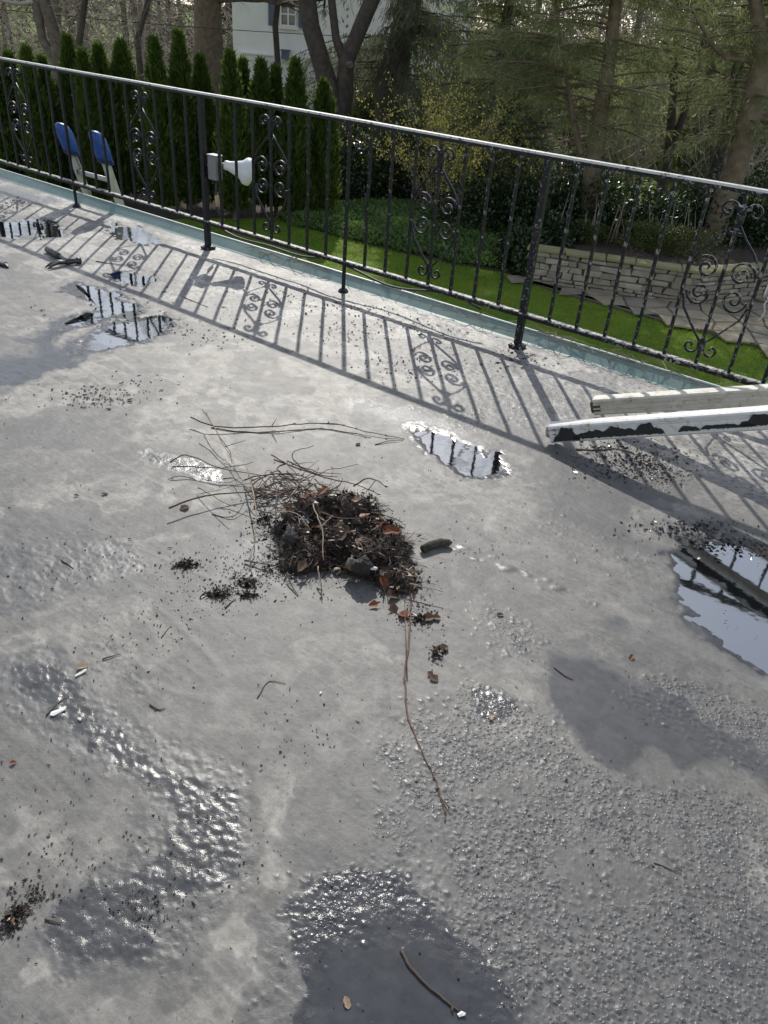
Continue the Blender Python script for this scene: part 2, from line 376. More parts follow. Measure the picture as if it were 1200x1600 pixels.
dome = np.maximum(np.maximum(worley(.0145, gd, .0024, .0066, .62, 71, rx_, ry_, .9), worley(.0098, gd * .95, .0018, .0045, .66, 76, ry_ + 5, rx_, .8)), worley(.031, gd * .28, .005, .010, .38, 81, rx_ + 3, ry_, 1.0))
dome = np.maximum(dome, worley(.02, np.clip(rip * .25, 0, 1), .0025, .005, .5, 91, x, y, .5))
# a line of blisters across the right of the roof
bl = np.array([gp(a, b)[:2] for a, b in ((705, 852), (770, 875), (830, 905), (915, 940))])
sdl = np.full(len(x), 9.0)
for i in range(3):
    a, b = bl[i], bl[i + 1]; ex, ey = b - a; t = np.clip(((x - a[0]) * ex + (y - a[1]) * ey) / (ex * ex + ey * ey), 0, 1)
    sdl = np.minimum(sdl, np.hypot(x - a[0] - ex * t, y - a[1] - ey * t))
dome = np.maximum(dome, worley(.045, np.clip(1.2 - sdl / .035, 0, .9), .010, .022, .22, 95, x, y, .6))
z += dome * .75
z -= .0085 * deep
z = np.where(RR.ravel() > Rmax.repeat(NR).reshape(len(Rmax), NR).T.ravel() * .995, 0, z)
idx = np.arange(sh[0] * sh[1]).reshape(sh)
F = np.stack([idx[:-1, :-1], idx[:-1, 1:], idx[1:, 1:], idx[1:, :-1]], -1).reshape(-1, 4)[:, ::-1]
roof_me = np_mesh('flat_roof', np.stack([x, y, z], 1), F); smooth(roof_me)
for nm, a in (('wet', wet), ('deep', deep), ('stain', stain), ('pale', np.maximum(pale, 0)), ('edge', edge_zone), ('grit', np.clip(dome / .003, 0, 1)), ('stroke', .5 + (.6 * stroke + .4 * stroke2 - .5) * lapn), ('seam', seam), ('still', still), ('gravel', gd), ('rim', rim)):
    at_ = roof_me.attributes.new(nm, 'FLOAT', 'POINT'); at_.data.foreach_set('value', a.astype(np.float32))

def roof_material():
    t = NT('weathered roof coating'); co = t.coord()
    wet_, edge_, stain_, glitter_, grit_, strk, seam_, deep_ = (t.attr(k) for k in ('wet', 'edge', 'stain', 'pale', 'grit', 'stroke', 'seam', 'deep'))
    n1 = t.noise(1.3, 5, .6, co); n2 = t.noise(14, 6, .65, co); n3 = t.noise(75, 5, .7, co); n4 = t.noise(420, 3, .6, co)
    base = t.mix(t.ramp(n1, [(.35, 0.0), (.68, 1.0)]), (.262, .242, .204), (.190, .183, .168))
    base = t.mix(t.ramp(n2, [(.42, 0.0), (.72, .55)]), base, (.130, .124, .112))
    base = t.mix(t.math('MULTIPLY', t.ramp(strk, [(.45, 0.0), (.7, 1.0)]), .45), base, (.30, .29, .265))
    base = t.mix(t.math('MULTIPLY', t.ramp(n3, [(.55, 0.0), (.7, 1.0)]), .34), base, (.11, .107, .10))
    n5 = t.noise(4.6, 6, .7, co, .6)
    base = t.mix(t.math('MULTIPLY', t.ramp(n5, [(.50, 0.0), (.66, 1.0)]), .42), base, (.135, .125, .105))
    gr = t.noise(15, 9, .82, co)
    base = t.mix(t.math('MULTIPLY', t.ramp(gr, [(.38, 1.0), (.49, 0.0)]), .60), base, (.10, .096, .090))
    base = t.mix(t.math('MULTIPLY', t.ramp(gr, [(.51, 0.0), (.62, 1.0)]), .55), base, (.42, .395, .345))
    wv = t.noise(9, 8, .78, t.mapping(t.mapping(co, (1, 1, 1), (0, 0, .616)), (1, 8, 1)))
    base = t.mix(t.math('MULTIPLY', t.ramp(wv, [(.50, 0.0), (.64, 1.0)]), .38), base, (.40, .385, .35))
    base = t.mix(t.math('MULTIPLY', t.ramp(wv, [(.36, 1.0), (.48, 0.0)]), .30), base, (.13, .125, .115))
    spk = t.noise(160, 3, .75, co)
    base = t.mix(t.math('MULTIPLY', t.ramp(spk, [(.68, 0.0), (.71, 1.0)]), .7), base, (.03, .028, .026))
    base = t.mix(t.math('MULTIPLY', seam_, .4), base, (.36, .35, .33))
    # old pale coating by the edge, worn to the black felt in flecks
    base = t.mix(t.math('MULTIPLY', edge_, .8), base, (.46, .44, .40))
    fl = t.noise(38, 5, .72, t.mapping(t.mapping(co, (1, 1, 1), (0, 0, .616)), (1, 2.2, 1)))
    fleck = t.math('MULTIPLY', t.ramp(fl, [(.535, 0.0), (.57, 1.0)]), edge_)
    base = t.mix(t.math('MULTIPLY', fleck, .9), base, (.03, .03, .032))
    base = t.mix(t.math('MULTIPLY', glitter_, t.ramp(n3, [(.35, .1), (.6, 1.0)])), base, (.55, .54, .52))  # sparkle of the wet grit put into the base colour
    base = t.mix(t.math('MULTIPLY', t.attr('rim'), .42), base, (.42, .40, .36))
    sn = t.math('MULTIPLY', stain_, t.ramp(n2, [(.25, .5), (.6, 1.0)]))
    base = t.mix(sn, base, (.095, .095, .097))
    wdark = t.mix(t.ramp(n2, [(.3, 0.0), (.7, 1.0)]), (.026, .028, .033), (.055, .058, .065))
    base = t.mix(t.math('MULTIPLY', wet_, .95), base, wdark)
    base = t.mix(t.math('MULTIPLY', grit_, .62), base, (.085, .087, .09))
    base = t.mix(t.math('MULTIPLY', deep_, .6), base, (.075, .072, .062))
    # crisp tar beads between the modelled ones
    vo = t.new('ShaderNodeTexVoronoi'); vo.inputs['Scale'].default_value = 88; vo.inputs['Randomness'].default_value = 1.0
    dv_ = t.new('ShaderNodeVectorMath', operation='ADD'); nz = t.new('ShaderNodeTexNoise'); nz.inputs['Scale'].default_value = 70; nz.inputs['Detail'].default_value = 2
    sc_ = t.new('ShaderNodeVectorMath', operation='SCALE'); sc_.inputs['Scale'].default_value = .012; t.l.new(co, nz.inputs['Vector']); t.l.new(nz.outputs['Color'], sc_.inputs[0]); t.l.new(co, dv_.inputs[0]); t.l.new(sc_.outputs[0], dv_.inputs[1]); t.l.new(dv_.outputs[0], vo.inputs['Vector'])
    bead = t.math('MULTIPLY', t.ramp(vo.outputs['Distance'], [(.22, 1.0), (.46, 0.0)]), t.ramp(t.attr('gravel'), [(.25, 0.0), (.75, 1.0)]))
    base = t.mix(t.math('MULTIPLY', bead, .55), base, (.060, .062, .067))
    w2 = t.math('MAXIMUM', t.math('MULTIPLY', bead, .75), t.ramp(wet_, [(.60, 0.0), (.92, .95)]))
    w2 = t.math('MAXIMUM', w2, t.math('MULTIPLY', grit_, .62))
    rough = t.math('SUBTRACT', t.math('ADD', .505, t.math('MULTIPLY', n2, .16)), t.math('MULTIPLY', w2, .41))
    h = t.math('ADD', t.math('ADD', t.math('MULTIPLY', n3, .7), t.math('MULTIPLY', n4, .3)), t.math('MULTIPLY', t.noise(45, 3, .6, co), .9))
    h = t.math('ADD', h, t.math('MULTIPLY', bead, 2.6))
    bn = t.new('ShaderNodeBump'); bn.inputs['Distance'].default_value = .0018; t.l.new(h, bn.inputs['Height'])
    t.l.new(t.math('SUBTRACT', .62, t.math('MULTIPLY', t.attr('still'), .57)), bn.inputs['Strength'])
    return t.done(t.bsdf(base, rough, 0, .42, bn.outputs[0]))
M_ROOF = roof_material()
roof = tag(obj('flat_roof', roof_me, M_ROOF), 'weathered grey coated flat roof with wet patches and puddles', 'roof', kind='structure')
# the deck below, also where the coating is out of view
deck = MB(); a, b, c, d = rl(-11, EDGE_N), rl(9, EDGE_N), rl(9, 9), rl(-11, 9)
deck.add([q + [0, 0, -.02] for q in (a, b, c, d)] + [q + [0, 0, -.2] for q in (a, b, c, d)], [(3, 2, 1, 0), (4, 5, 6, 7), (0, 1, 5, 4), (1, 2, 6, 5), (2, 3, 7, 6), (3, 0, 4, 7)])
tag(deck.build('roof_deck', plain('roof felt', (.24, .235, .22), (.17, .17, .17), 3, .7)), kind='structure')
wallm = MB(); a, b, c, d = rl(-11, .12), rl(9, .12), rl(9, 9), rl(-11, 9)
wallm.add([q + [0, 0, -.2] for q in (a, b, c, d)] + [q + [0, 0, ZG - .2] for q in (a, b, c, d)], [(0, 1, 5, 4), (1, 2, 6, 5), (2, 3, 7, 6), (3, 0, 4, 7)])
tag(wallm.build('house_wall', plain('painted wall', (.6, .58, .54), (.5, .48, .45), 4, .8)), kind='structure')

# standing water
def water_material():
    t = NT('puddle water'); co = t.coord()
    nor = t.bump(t.noise(16, 2, .5, co), .0006, .5)
    fr = t.new('ShaderNodeFresnel'); fr.inputs['IOR'].default_value = 1.33; t.l.new(nor, fr.inputs['Normal'])
    tr = t.new('ShaderNodeBsdfTransparent'); tr.inputs[0].default_value = (.62, .60, .53, 1)
    gl = t.new('ShaderNodeBsdfGlossy'); gl.inputs['Roughness'].default_value = .04; gl.inputs['Color'].default_value = (.34, .345, .35, 1); t.l.new(nor, gl.inputs['Normal'])
    m = t.new('ShaderNodeMixShader'); t.l.new(fr.outputs[0], m.inputs[0]); t.l.new(tr.outputs[0], m.inputs[1]); t.l.new(gl.outputs[0], m.inputs[2])
    return t.done(m.outputs[0])
M_WATER = water_material()
for k, P in MIRROR.items():
    P = np.array(gpoly(P)); c = P.mean(0); d = np.linalg.norm(c)
    Q = P + (P - c) / (np.linalg.norm(P - c, axis=1)[:, None] + 1e-6) * .035 * d
    mb = MB(); mb.add([(*c, -.0035)] + [(q[0], q[1], -.0035) for q in Q], [(0, i + 1, (i + 1) % len(Q) + 1) for i in range(len(Q))])
    o = mb.build('puddle', M_WATER)
    tag(o, kind='structure')
# ------------------------------------------------------------------ wrought-iron railing along the roof edge
def iron_material():
    t = NT('chipped black iron paint'); co = t.coord()
    n = t.noise(55, 5, .7, co); n2 = t.noise(9, 4, .6, co)
    pos = t.new('ShaderNodeSeparateXYZ'); gpos = t.new('ShaderNodeNewGeometry'); t.l.new(gpos.outputs['Position'], pos.inputs[0])
    worn = t.math('MULTIPLY', t.math('ADD', pos.outputs['X'], 1.2), .16, True)          # flakes more towards the right-hand panels
    thr = t.math('GREATER_THAN', t.math('ADD', n, t.math('MULTIPLY', worn, .24)), .655)
    chip = t.math('MULTIPLY', thr, t.ramp(n2, [(.42, 0.0), (.62, 1.0)]))
    col = t.mix(chip, (.008, .009, .012), (.34, .33, .31))
    rust = t.math('MULTIPLY', t.ramp(t.noise(26, 4, .6, co), [(.62, 0.0), (.7, 1.0)]), .6)
    col = t.mix(rust, col, (.09, .05, .03))
    return t.done(t.bsdf(col, t.math('ADD', .30, t.math('MULTIPLY', n, .3)), 0, .28, t.bump(n, .0012)))
M_IRON = iron_material()
def rail_top_material():
    t = NT('worn railing top with painted glare'); co = t.coord()
    n = t.noise(30, 6, .75, t.mapping(co, (1, 1, 1)))
    col = t.mix(t.ramp(n, [(.56, 0.0), (.62, 1.0)]), (.54, .53, .51), (.05, .05, .055))  # dark worn specks; sun glare on the rail put into the pale colour
    return t.done(t.bsdf(col, .5, 0, .5, t.bump(n, .0015)))
M_RAILTOP = rail_top_material()
M_RAILBOT = None
def rail_bottom_material():
    t = NT('flaking bottom rail'); co = t.coord(); n = t.noise(36, 6, .75, co)
    col = t.mix(t.ramp(n, [(.47, 0.0), (.53, 1.0)]), (.42, .41, .39), (.02, .02, .022))
    return t.done(t.bsdf(col, .55, 0, .35, t.bump(n, .002)))
M_RAILBOT = rail_bottom_material()
HT, HB = 0.985, 0.193
railing = empty('railing', rl(0, 0), 'black wrought-iron railing with scroll ornaments along the roof edge', 'railing')
RL = np.array(railing.location)
def RP(s, n, z): return rl(s, n, z) - RL
THICK = (-4, 14, 30, 46); THIN = (4, 22, 38); SCROLL = (-8, 0, 10, 18, 26, 36, 44)
I0, I1 = -12, 48
def S_(i): return (i - 22) * SP
# top rail: a flat handrail on a channel, slightly uneven
def bar_path(z, s0, s1, k, amp, seed):
    s = np.linspace(s0, s1, k); w = amp * (fbm(s * .8, s * 0 + seed, 2, seed) - .5) * 2
    return [RP(a, b * .6, z + b) for a, b in zip(s, w)]
def strip(path, wdt, hgt):
    mb = MB(); V = []; 
    for p in path:
        for a, b in ((-wdt / 2, -hgt / 2), (wdt / 2, -hgt / 2), (wdt / 2, hgt / 2), (-wdt / 2, hgt / 2)): V.append(np.asarray(p) + N_ * a + np.array([0, 0, b]))
    F = [(4 * i + k, 4 * i + (k + 1) % 4, 4 * i + 4 + (k + 1) % 4, 4 * i + 4 + k) for i in range(len(path) - 1) for k in range(4)] + [(3, 2, 1, 0), tuple(4 * (len(path) - 1) + k for k in range(4))]
    return mb.add(V, F)
o = strip(bar_path(HT, S_(I0), S_(I1), 80, .004, 3), .034, .012).build('top_rail', M_RAILTOP, railing, bevel=.002)
o = strip(bar_path(HT - .014, S_(I0), S_(I1), 80, .004, 3), .024, .016).build('rail_channel', M_IRON, railing)
o = strip(bar_path(HB, S_(I0), S_(I1), 80, .003, 5), .034, .009).build('bottom_rail', M_RAILBOT, railing, bevel=.0015)
o = strip(bar_path(HB - .0145, S_(I0), S_(I1), 80, .003, 5), .022, .019).build('bottom_channel', M_IRON, railing)
ROT = np.array([[E_[0], N_[0], 0], [E_[1], N_[1], 0], [0, 0, 1]])
bal = []
for v_ in range(4):                       # four slightly different square bars
    rg = np.random.default_rng(v_); mb = MB(); h0, h1 = HB - .002, HT - .02; zz = np.linspace(h0, h1, 9)
    j = .0012 * rg.standard_normal((9, 2)); j[[0, -1]] = 0; q = .0072
    V = [(a + jx, b + jy, zc) for zc, (jx, jy) in zip(zz, j) for a, b in ((-q, -q), (q, -q), (q, q), (-q, q))]
    V = [ROT @ np.array(p) for p in V]
    mb.add(V, [(4 * i + k, 4 * i + (k + 1) % 4, 4 * i + 4 + (k + 1) % 4, 4 * i + 4 + k) for i in range(8) for k in range(4)])
    bal.append(mb.mesh('baluster')); bal[-1].materials.append(M_IRON)
post_b = MB().box((0, 0, (HT - .02) / 2), (.034, .034, HT - .02), ROT); post_b.box((0, 0, .012), (.075, .075, .012), ROT); post_b.lathe([(0, .03), (.035, .022), (.05, .006), (.05, 0)], (0, 0, 0), (0, 0, 1), 10)
post_me = post_b.mesh('post'); post_me.materials.append(M_IRON)
thin_b = MB().box((0, 0, (HT - .02) / 2), (.017, .017, HT - .02), ROT); thin_b.lathe([(0, .03), (.02, .022), (.034, .006), (.034, 0)], (0, 0, 0), (0, 0, 1), 10)
thin_me = thin_b.mesh('post'); thin_me.materials.append(M_IRON)
for i in range(I0, I1 + 1):
    if i in THICK or i in THIN:
        o = obj('post', post_me if i in THICK else thin_me, None, railing)
    else: o = obj('baluster', bal[i % 4], None, railing)
    o.location = RP(S_(i), 0, 0)
# scroll ornament: drawn in (along, height) about the centre bar, bar spacing SP
def spiral(c, r, turns, a0, sgn, k=26, rend=.12):
    t = np.linspace(0, 1, k); a = a0 + sgn * turns * 2 * math.pi * t; rr = r * (1 - (1 - rend) * t)
    return [(c[0] + q * math.cos(w), c[1] + q * math.sin(w)) for q, w in zip(rr, a)]
HL = HT - HB
def hz(t): return HT - .02 - t * (HL - .02)
def band(path2, wid=.013, thk=.0045):
    wid *= 1.35; thk *= 1.8
    """flat bar bent on edge: wide across the railing, thin in its plane"""
    P = np.array(path2); T = np.gradient(P, axis=0); T /= np.linalg.norm(T, axis=1)[:, None] + 1e-9; Nn = np.stack([-T[:, 1], T[:, 0]], 1)
    V = []
    for p, q in zip(P, Nn):
        for sN, sw_ in ((-1, -1), (1, -1), (1, 1), (-1, 1)):
            a = p + q * thk / 2 * sN; V.append(E_ * a[0] + np.array([0, 0, a[1]]) + N_ * wid / 2 * sw_)
    F = [(4 * i + k, 4 * i + (k + 1) % 4, 4 * i + 4 + (k + 1) % 4, 4 * i + 4 + k) for i in range(len(P) - 1) for k in range(4)] + [(3, 2, 1, 0), tuple(4 * (len(P) - 1) + k for k in range(4))]
    return MB().add(V, F)
scroll_parts = []
for sg in (-1, 1):
    mir = lambda L: [(sg * a, b) for a, b in L]
    r = .058
    # top curl and the sloping bar that leaves the collar for the neighbouring baluster
    top = spiral((.056, hz(.095)), .046, 1.15, math.radians(200), -1)
    scroll_parts.append(band(mir([(.008, hz(.20)), (.010, hz(.16))] + top)).mesh('scroll'))
    scroll_parts.append(band(mir([(.010, hz(.17)), (.05, hz(.235)), (.10, hz(.30)), (.135, hz(.36)), (SP - .010, hz(.42))]), .010).mesh('scroll'))
    # the S of two big spirals
    scroll_parts.append(band(mir(spiral((SP * .50, hz(.425)), r, 1.6, math.radians(0), 1, 34)), .013).mesh('scroll'))
    scroll_parts.append(band(mir(spiral((SP * .50, hz(.575)), r, 1.6, math.radians(0), -1, 34)), .013).mesh('scroll'))
    scroll_parts.append(band(mir([(SP - .010, hz(.60)), (SP - .03, hz(.68)), (.085, hz(.75)), (.04, hz(.82)), (.010, hz(.86))]), .010).mesh('scroll'))
    scroll_parts.append(band(mir([(.009, hz(.84))] + spiral((.050, hz(.895)), .040, 1.1, math.radians(150), 1)), .012).mesh('scroll'))
for m in scroll_parts: m.materials.append(M_IRON); smooth(m)
collar = MB()
for t_, w_ in ((.10, .024), (.13, .032), (.17, .026), (.2, .018)): collar.box((0, 0, hz(t_)), (w_, w_ * .8, .03), ROT)
for a_ in (-1, 1): collar.box(ROT @ np.array([a_ * .022, 0, 0]) + np.array([0, 0, hz(.075)]), (.03, .02, .014), ROT); collar.box(ROT @ np.array([a_ * .017, 0, 0]) + np.array([0, 0, hz(.215)]), (.022, .018, .012), ROT)
collar_me = collar.mesh('scroll_ornament'); collar_me.materials.append(M_IRON)
for i in SCROLL:
    c = obj('scroll_ornament', collar_me, None, railing); c.location = RP(S_(i), 0, 0)
    for m in scroll_parts: obj('scroll', m, None, c)

# ------------------------------------------------------------------ metal edge flashing
def flashing_material():
    t = NT('green-grey painted metal'); co = t.coord()
    n = t.noise(5, 5, .65, co)
    col = t.mix(t.ramp(n, [(.35, 0.0), (.7, 1.0)]), (.16, .255, .235), (.24, .315, .295))
    col = t.mix(t.math('MULTIPLY', t.ramp(t.noise(40, 5, .7, co), [(.58, 0.0), (.66, 1.0)]), .5), col, (.36, .36, .33))
    return t.done(t.bsdf(col, .5, .0, .5, t.bump(t.noise(3, 3, .5, co), .004)))
M_FLASH = flashing_material()
flash = empty('edge_flashing', rl(0, -.14), 'green-grey metal flashing strip along the roof edge under the railing', 'flashing')
FL = np.array(flash.location)
def flash_piece(s0, s1):
    prof = [(-.085, .001), (-.10, .006), (-.155, .047), (-.162, .050), (-.178, .050), (-.182, .044), (-.182, -.16), (-.176, -.16), (-.176, .040), (-.158, .042), (-.10, -.004), (-.085, -.005)]
    k = len(prof); V = []
    for s in np.linspace(s0, s1, 6): 
        w = .006 * (fbm(np.array([s * 1.1]), np.array([.3]), 2, 5)[0] - .5) * 2
        V += [rl(s, n + w, zz + w * .5) - FL for n, zz in prof]
    F = [(i * k + a, i * k + (a + 1) % k, (i + 1) * k + (a + 1) % k, (i + 1) * k + a) for i in range(5) for a in range(k)]
    return MB().add(V, F)
cuts = [-10.5, -7.4, -4.7, -2.35, .35, 2.9, 5.6, 8.5]
for a, b in zip(cuts[:-1], cuts[1:]): flash_piece(a + .0015, b - .0015).build('flashing_piece', M_FLASH, flash)
# lip on the outer edge, its light-catching top painted paler than the flashing
lip = MB()
for a, b in zip(cuts[:-1], cuts[1:]): lip.extrude([(-.006, 0), (.006, 0), (.006, .008), (-.006, .008)], rl(a, -.171, .0515) - FL, rl(b - .004, -.171, .0515) - FL)
lip.build('edge_lip', plain('metal lip with painted gleam', (.55, .60, .57), (.42, .5, .47), 12, .4), flash)

# ------------------------------------------------------------------ ladder leaning on the edge, blue mitts on its ends
M_ALU = plain('dull aluminium', (.52, .51, .48), (.40, .39, .37), 15, .42, .35, .0006, 30)
M_RUB0 = plain('dark blue strap', (.01, .025, .09), None, 30, .6)
M_BLUE = plain('blue rubber', (.015, .06, .25), (.02, .085, .32), 25, .42, 0, .001, 50)
lad = empty('ladder', rl(-2.86, -1.02, ZG), 'grey aluminium extension ladder with two blue end covers leaning on the roof edge', 'ladder')
LL = np.array(lad.location)
lb = np.array([0, -1.05, ZG]); lt = np.array([0, -.115, .56]); ld = (lt - lb) / np.linalg.norm(lt - lb)
def LP(s, f): q = lb + ld * f; return rl(s, q[1], q[2]) - LL
LN = np.linalg.norm(lt - lb)
for s in (-3.09, -2.64):
    sg = -1 if s < -2.8 else 1
    prof = [(-.032, -.012), (.032, -.012), (.032, .012), (.026, .012), (.026, -.006), (-.026, -.006), (-.026, .012), (-.032, .012)]
    prof = [(a, -b * sg) for a, b in prof]
    MB().extrude(prof, LP(s, 0), LP(s, LN - .06), up=E_).build('side_rail', M_ALU, lad)
    mt = MB(); V = []
    ks = [(-.23, .045, .040), (-.20, .058, .052), (-.10, .062, .058), (-.03, .060, .054), (.01, .046, .04), (.025, .02, .016)]
    a1 = np.cross(E_, ld)
    for f, wa_, wb_ in ks:
        c = LP(s, LN + f)
        for k in range(12):
            w = k * math.pi / 6; cc, ss = math.cos(w), math.sin(w); p4 = (abs(cc) ** 4 + abs(ss) ** 4) ** -.25
            V.append(c + a1 * wa_ * cc * p4 + E_ * wb_ * ss * p4)
    F = [(i * 12 + k, i * 12 + (k + 1) % 12, (i + 1) * 12 + (k + 1) % 12, (i + 1) * 12 + k) for i in range(5) for k in range(12)] + [tuple(60 + k for k in range(12)), tuple(range(11, -1, -1))]
    ec = mt.add(V, F).build('end_cover', M_BLUE, lad, sm=True)
    V = []
    for f, wa_, wb_ in ((-.222, .0535, .048), (-.222, .058, .0525), (-.192, .062, .0565), (-.192, .058, .052)):
        c = LP(s, LN + f)
        for k in range(12):
            w = k * math.pi / 6; cc, ss = math.cos(w), math.sin(w); p4 = (abs(cc) ** 4 + abs(ss) ** 4) ** -.25
            V.append(c + a1 * wa_ * cc * p4 + E_ * wb_ * ss * p4)
    MB().add(V, [(i * 12 + k, i * 12 + (k + 1) % 12, (i + 1) * 12 + (k + 1) % 12, (i + 1) * 12 + k) for i in range(3) for k in range(12)]).build('strap', M_RUB0, ec)
for f in np.arange(LN - .36, .1, -.30):
    MB().tube([LP(-3.09, f), LP(-2.64, f)], .019, 12).build('rung', M_ALU, lad, sm=True)

# ------------------------------------------------------------------ floodlight on the thick post
M_GREY = plain('grey cast box', (.22, .22, .22), (.17, .17, .17), 30, .5, .2, .001, 80)
M_WHITE = plain('white enamel', (.75, .76, .76), (.68, .69, .68), 12, .3)
sp = S_(14)
fl_ = empty('floodlight', rl(sp, 0, .5), 'white bell-shaped lamp on a grey junction box fixed to the thick railing post', 'lamp')
f0 = np.array(fl_.location)
bc = rl(sp + .075, -.03, .545) - f0
bx_ = MB().box(bc, (.085, .06, .15), ROT).build('junction_box', M_GREY, fl_, bevel=.008)
MB().box(bc + [0, 0, .079], (.092, .066, .01), ROT).build('box_lid', M_GREY, bx_, bevel=.003)
MB().box(rl(sp + .025, -.02, .53) - f0, (.02, .04, .06), ROT).build('bracket', M_IRON, fl_)
ax = E_ * .70 - N_ * .66 + np.array([0, 0, -.22]); ax /= np.linalg.norm(ax); ho = rl(sp + .145, -.05, .575) - f0
hd = MB().lathe([(.0, -.005), (.026, 0), (.03, .012), (.03, .03), (.036, .05), (.046, .08), (.060, .115), (.082, .135), (.088, .15), (.088, .172), (.083, .182), (.06, .194), (.0, .20)], ho, ax, 24).build('lamp_head', M_WHITE, fl_, sm=True)
MB().tube([rl(sp + .115, -.04, .555) - f0, rl(sp + .135, -.045, .575) - f0, ho + ax * .01], .012, 8).build('swivel_arm', M_GREY, fl_, sm=True)
M_RUB = plain('black cable rubber', (.018, .018, .02), (.03, .03, .03), 30, .5)
cd = MB().tube([bc + [0, 0, -.07], bc + np.array([.0, .0, -.14]), bc + np.array([.004, -.01, -.2]), bc + np.array([.012, -.01, -.28]), bc + np.array([.03, -.01, -.33])], .006, 6).build('power_cord', M_RUB, fl_, sm=True)
MB().lathe([(0, 0), (.014, .004), (.016, .05), (.009, .075), (0, .08)], bc + np.array([.004, -.008, -.17]), (.1, 0, -1), 10).build('plug', plain('tan plug', (.45, .33, .19), None, 20, .6), fl_, sm=True)
# cable strung under the bottom rail
pts = [rl(sp + .06 + s, -.03, .17 - .045 * abs(math.sin(s * 3.1)) - .012 * math.sin(9 * s)) for s in np.linspace(0, 2.2, 36)]
o = MB().tube(pts, .007, 6).build('cable', M_RUB, None, sm=True); tag(o, 'thin black cable sagging below the bottom rail right of the lamp post', 'cable')

# ------------------------------------------------------------------ two loose lengths of white rain pipe, propped up at the right
def grimy(name, c1, c2, dirt):
    t = NT(name); co = t.coord(); n = t.noise(7, 6, .7, co); m = t.noise(30, 6, .75, co)
    col = t.mix(t.ramp(n, [(.38, 0.0), (.66, 1.0)]), c1, c2)
    col = t.mix(t.math('MULTIPLY', t.ramp(m, [(.54, 0.0), (.63, 1.0)]), .65), col, dirt)
    col = t.mix(t.ramp(t.noise(60, 4, .7, co), [(.66, 0.0), (.69, .85)]), col, (.06, .05, .04))
    return t.done(t.bsdf(col, t.math('ADD', .32, t.math('MULTIPLY', m, .3)), 0, .4, t.bump(t.noise(5, 4, .6, co), .006)))
M_PVC = grimy('dirty cream plastic', (.62, .60, .53), (.50, .46, .38), (.30, .25, .17))
M_PVC2 = grimy('dirty white painted metal', (.64, .63, .61), (.56, .55, .52), (.34, .32, .28))
M_TAR = plain('black tar', (.008, .008, .009), (.016, .016, .016), 30, .62, 0, .004, 60)
M_DIRT = plain('brown dirt', (.055, .04, .025), (.11, .085, .055), 30, .9, 0, .004, 60)
def pipe(name, A_, B_, hw, hh, mat, label, grooves):
    ro = empty(name, A_, label, 'pipe'); A_ = np.array(A_); B_ = np.array(B_); Lb = B_ - A_
    pr = [(-hw, -hh + .008), (-hw + .008, -hh), (hw - .008, -hh), (hw, -hh + .008)]
    for g in grooves: pr += [(hw, g - .009), (hw - .007, g - .006), (hw - .007, g + .006), (hw, g + .009)]
    pr += [(hw, hh - .014), (hw - .004, hh - .004), (hw - .014, hh), (-hw + .014, hh), (-hw + .004, hh - .004), (-hw, hh - .014)]
    inner = [(a * .93, b * .93) for a, b in pr]
    k = len(pr); t = Lb / np.linalg.norm(Lb); w = np.cross(t, [0, 0, 1.0]); w /= np.linalg.norm(w); uu = np.cross(w, t)
    V = []
    for ring, f in ((inner, .25), (inner, 0), (pr, 0), (pr, 1), (inner, 1), (inner, .8)):
        for a, b in ring: V.append(Lb * f + w * a + uu * b)
    F = [(r * k + i, r * k + (i + 1) % k, (r + 1) * k + (i + 1) % k, (r + 1) * k + i) for r in range(5) for i in range(k)]
    MB().add(V, F).build('pipe_body', mat, ro)
    return ro, t, w, uu, np.linalg.norm(Lb)
g0 = gp(930, 633, .055); g1 = gp(1197, 617, .30); gd_ = g1 - g0
gut, t, w, uu, ln = pipe('rain_pipe', g0, g0 + gd_ * 2.1, .034, .040, M_PVC, 'cream white plastic rain pipe propped up behind the tar-stained one', (-.020, .0, .020))
MB().box(t * .012 - uu * .004, (.06, .055, .06), np.stack([t, w, uu], 1)).build('dirt_plug', M_DIRT, gut, bevel=.012)
p0 = gp(862, 675, .05); p1 = gp(1197, 652, .345); pd_ = p1 - p0
pip, t, w, uu, ln = pipe('rain_pipe', p0, p0 + pd_ * 2.0, .034, .040, M_PVC2, 'white rain pipe with black peeling tar patches along its near side', (.021,))
rg = np.random.default_rng(4)
def tar_patch(f0, f1, top, bot, k=90):
    ff = np.linspace(f0, f1, k); env = np.clip(np.minimum(ff - f0, f1 - ff) / .05, 0, 1) ** .5
    tp = bot + (top - bot) * env * (.35 + 1.05 * fbm(ff * 34, ff * 0, 5, int(f0 * 100)) + .25 * (fbm(ff * 8, ff * 0, 2, 3) - .5)) ; bt = bot + .006 * rg.random(k)
    mb = MB(); V = []
    for f, a, b in zip(ff, np.minimum(tp, .034), bt):
        for q in (b, a): V.append(t * f + w * (.0375 if q < .03 else .036) + uu * q)
    for f, a, b in zip(ff, np.minimum(tp, .034), bt):
        for q in (b, a): V.append(t * f + w * .030 + uu * q)
    n2 = 2 * k
    F = [(2 * i, 2 * i + 2, 2 * i + 3, 2 * i + 1) for i in range(k - 1)] + [(2 * i + 1, 2 * i + 3, n2 + 2 * i + 3, n2 + 2 * i + 1) for i in range(k - 1)] + [(2 * i, n2 + 2 * i, n2 + 2 * i + 2, 2 * i + 2) for i in range(k - 1)]
    return mb.add(V, F)
for f0, f1, tp, bt in ((.015, .13, .045, -.034), (.10, .47, .016, -.028), (.52, .60, .020, -.024), (.60, .80, .004, -.022), (.74, 1.3, .018, -.020)):
    tar_patch(f0, f1, tp, bt).build('tar_patch', M_TAR, pip)
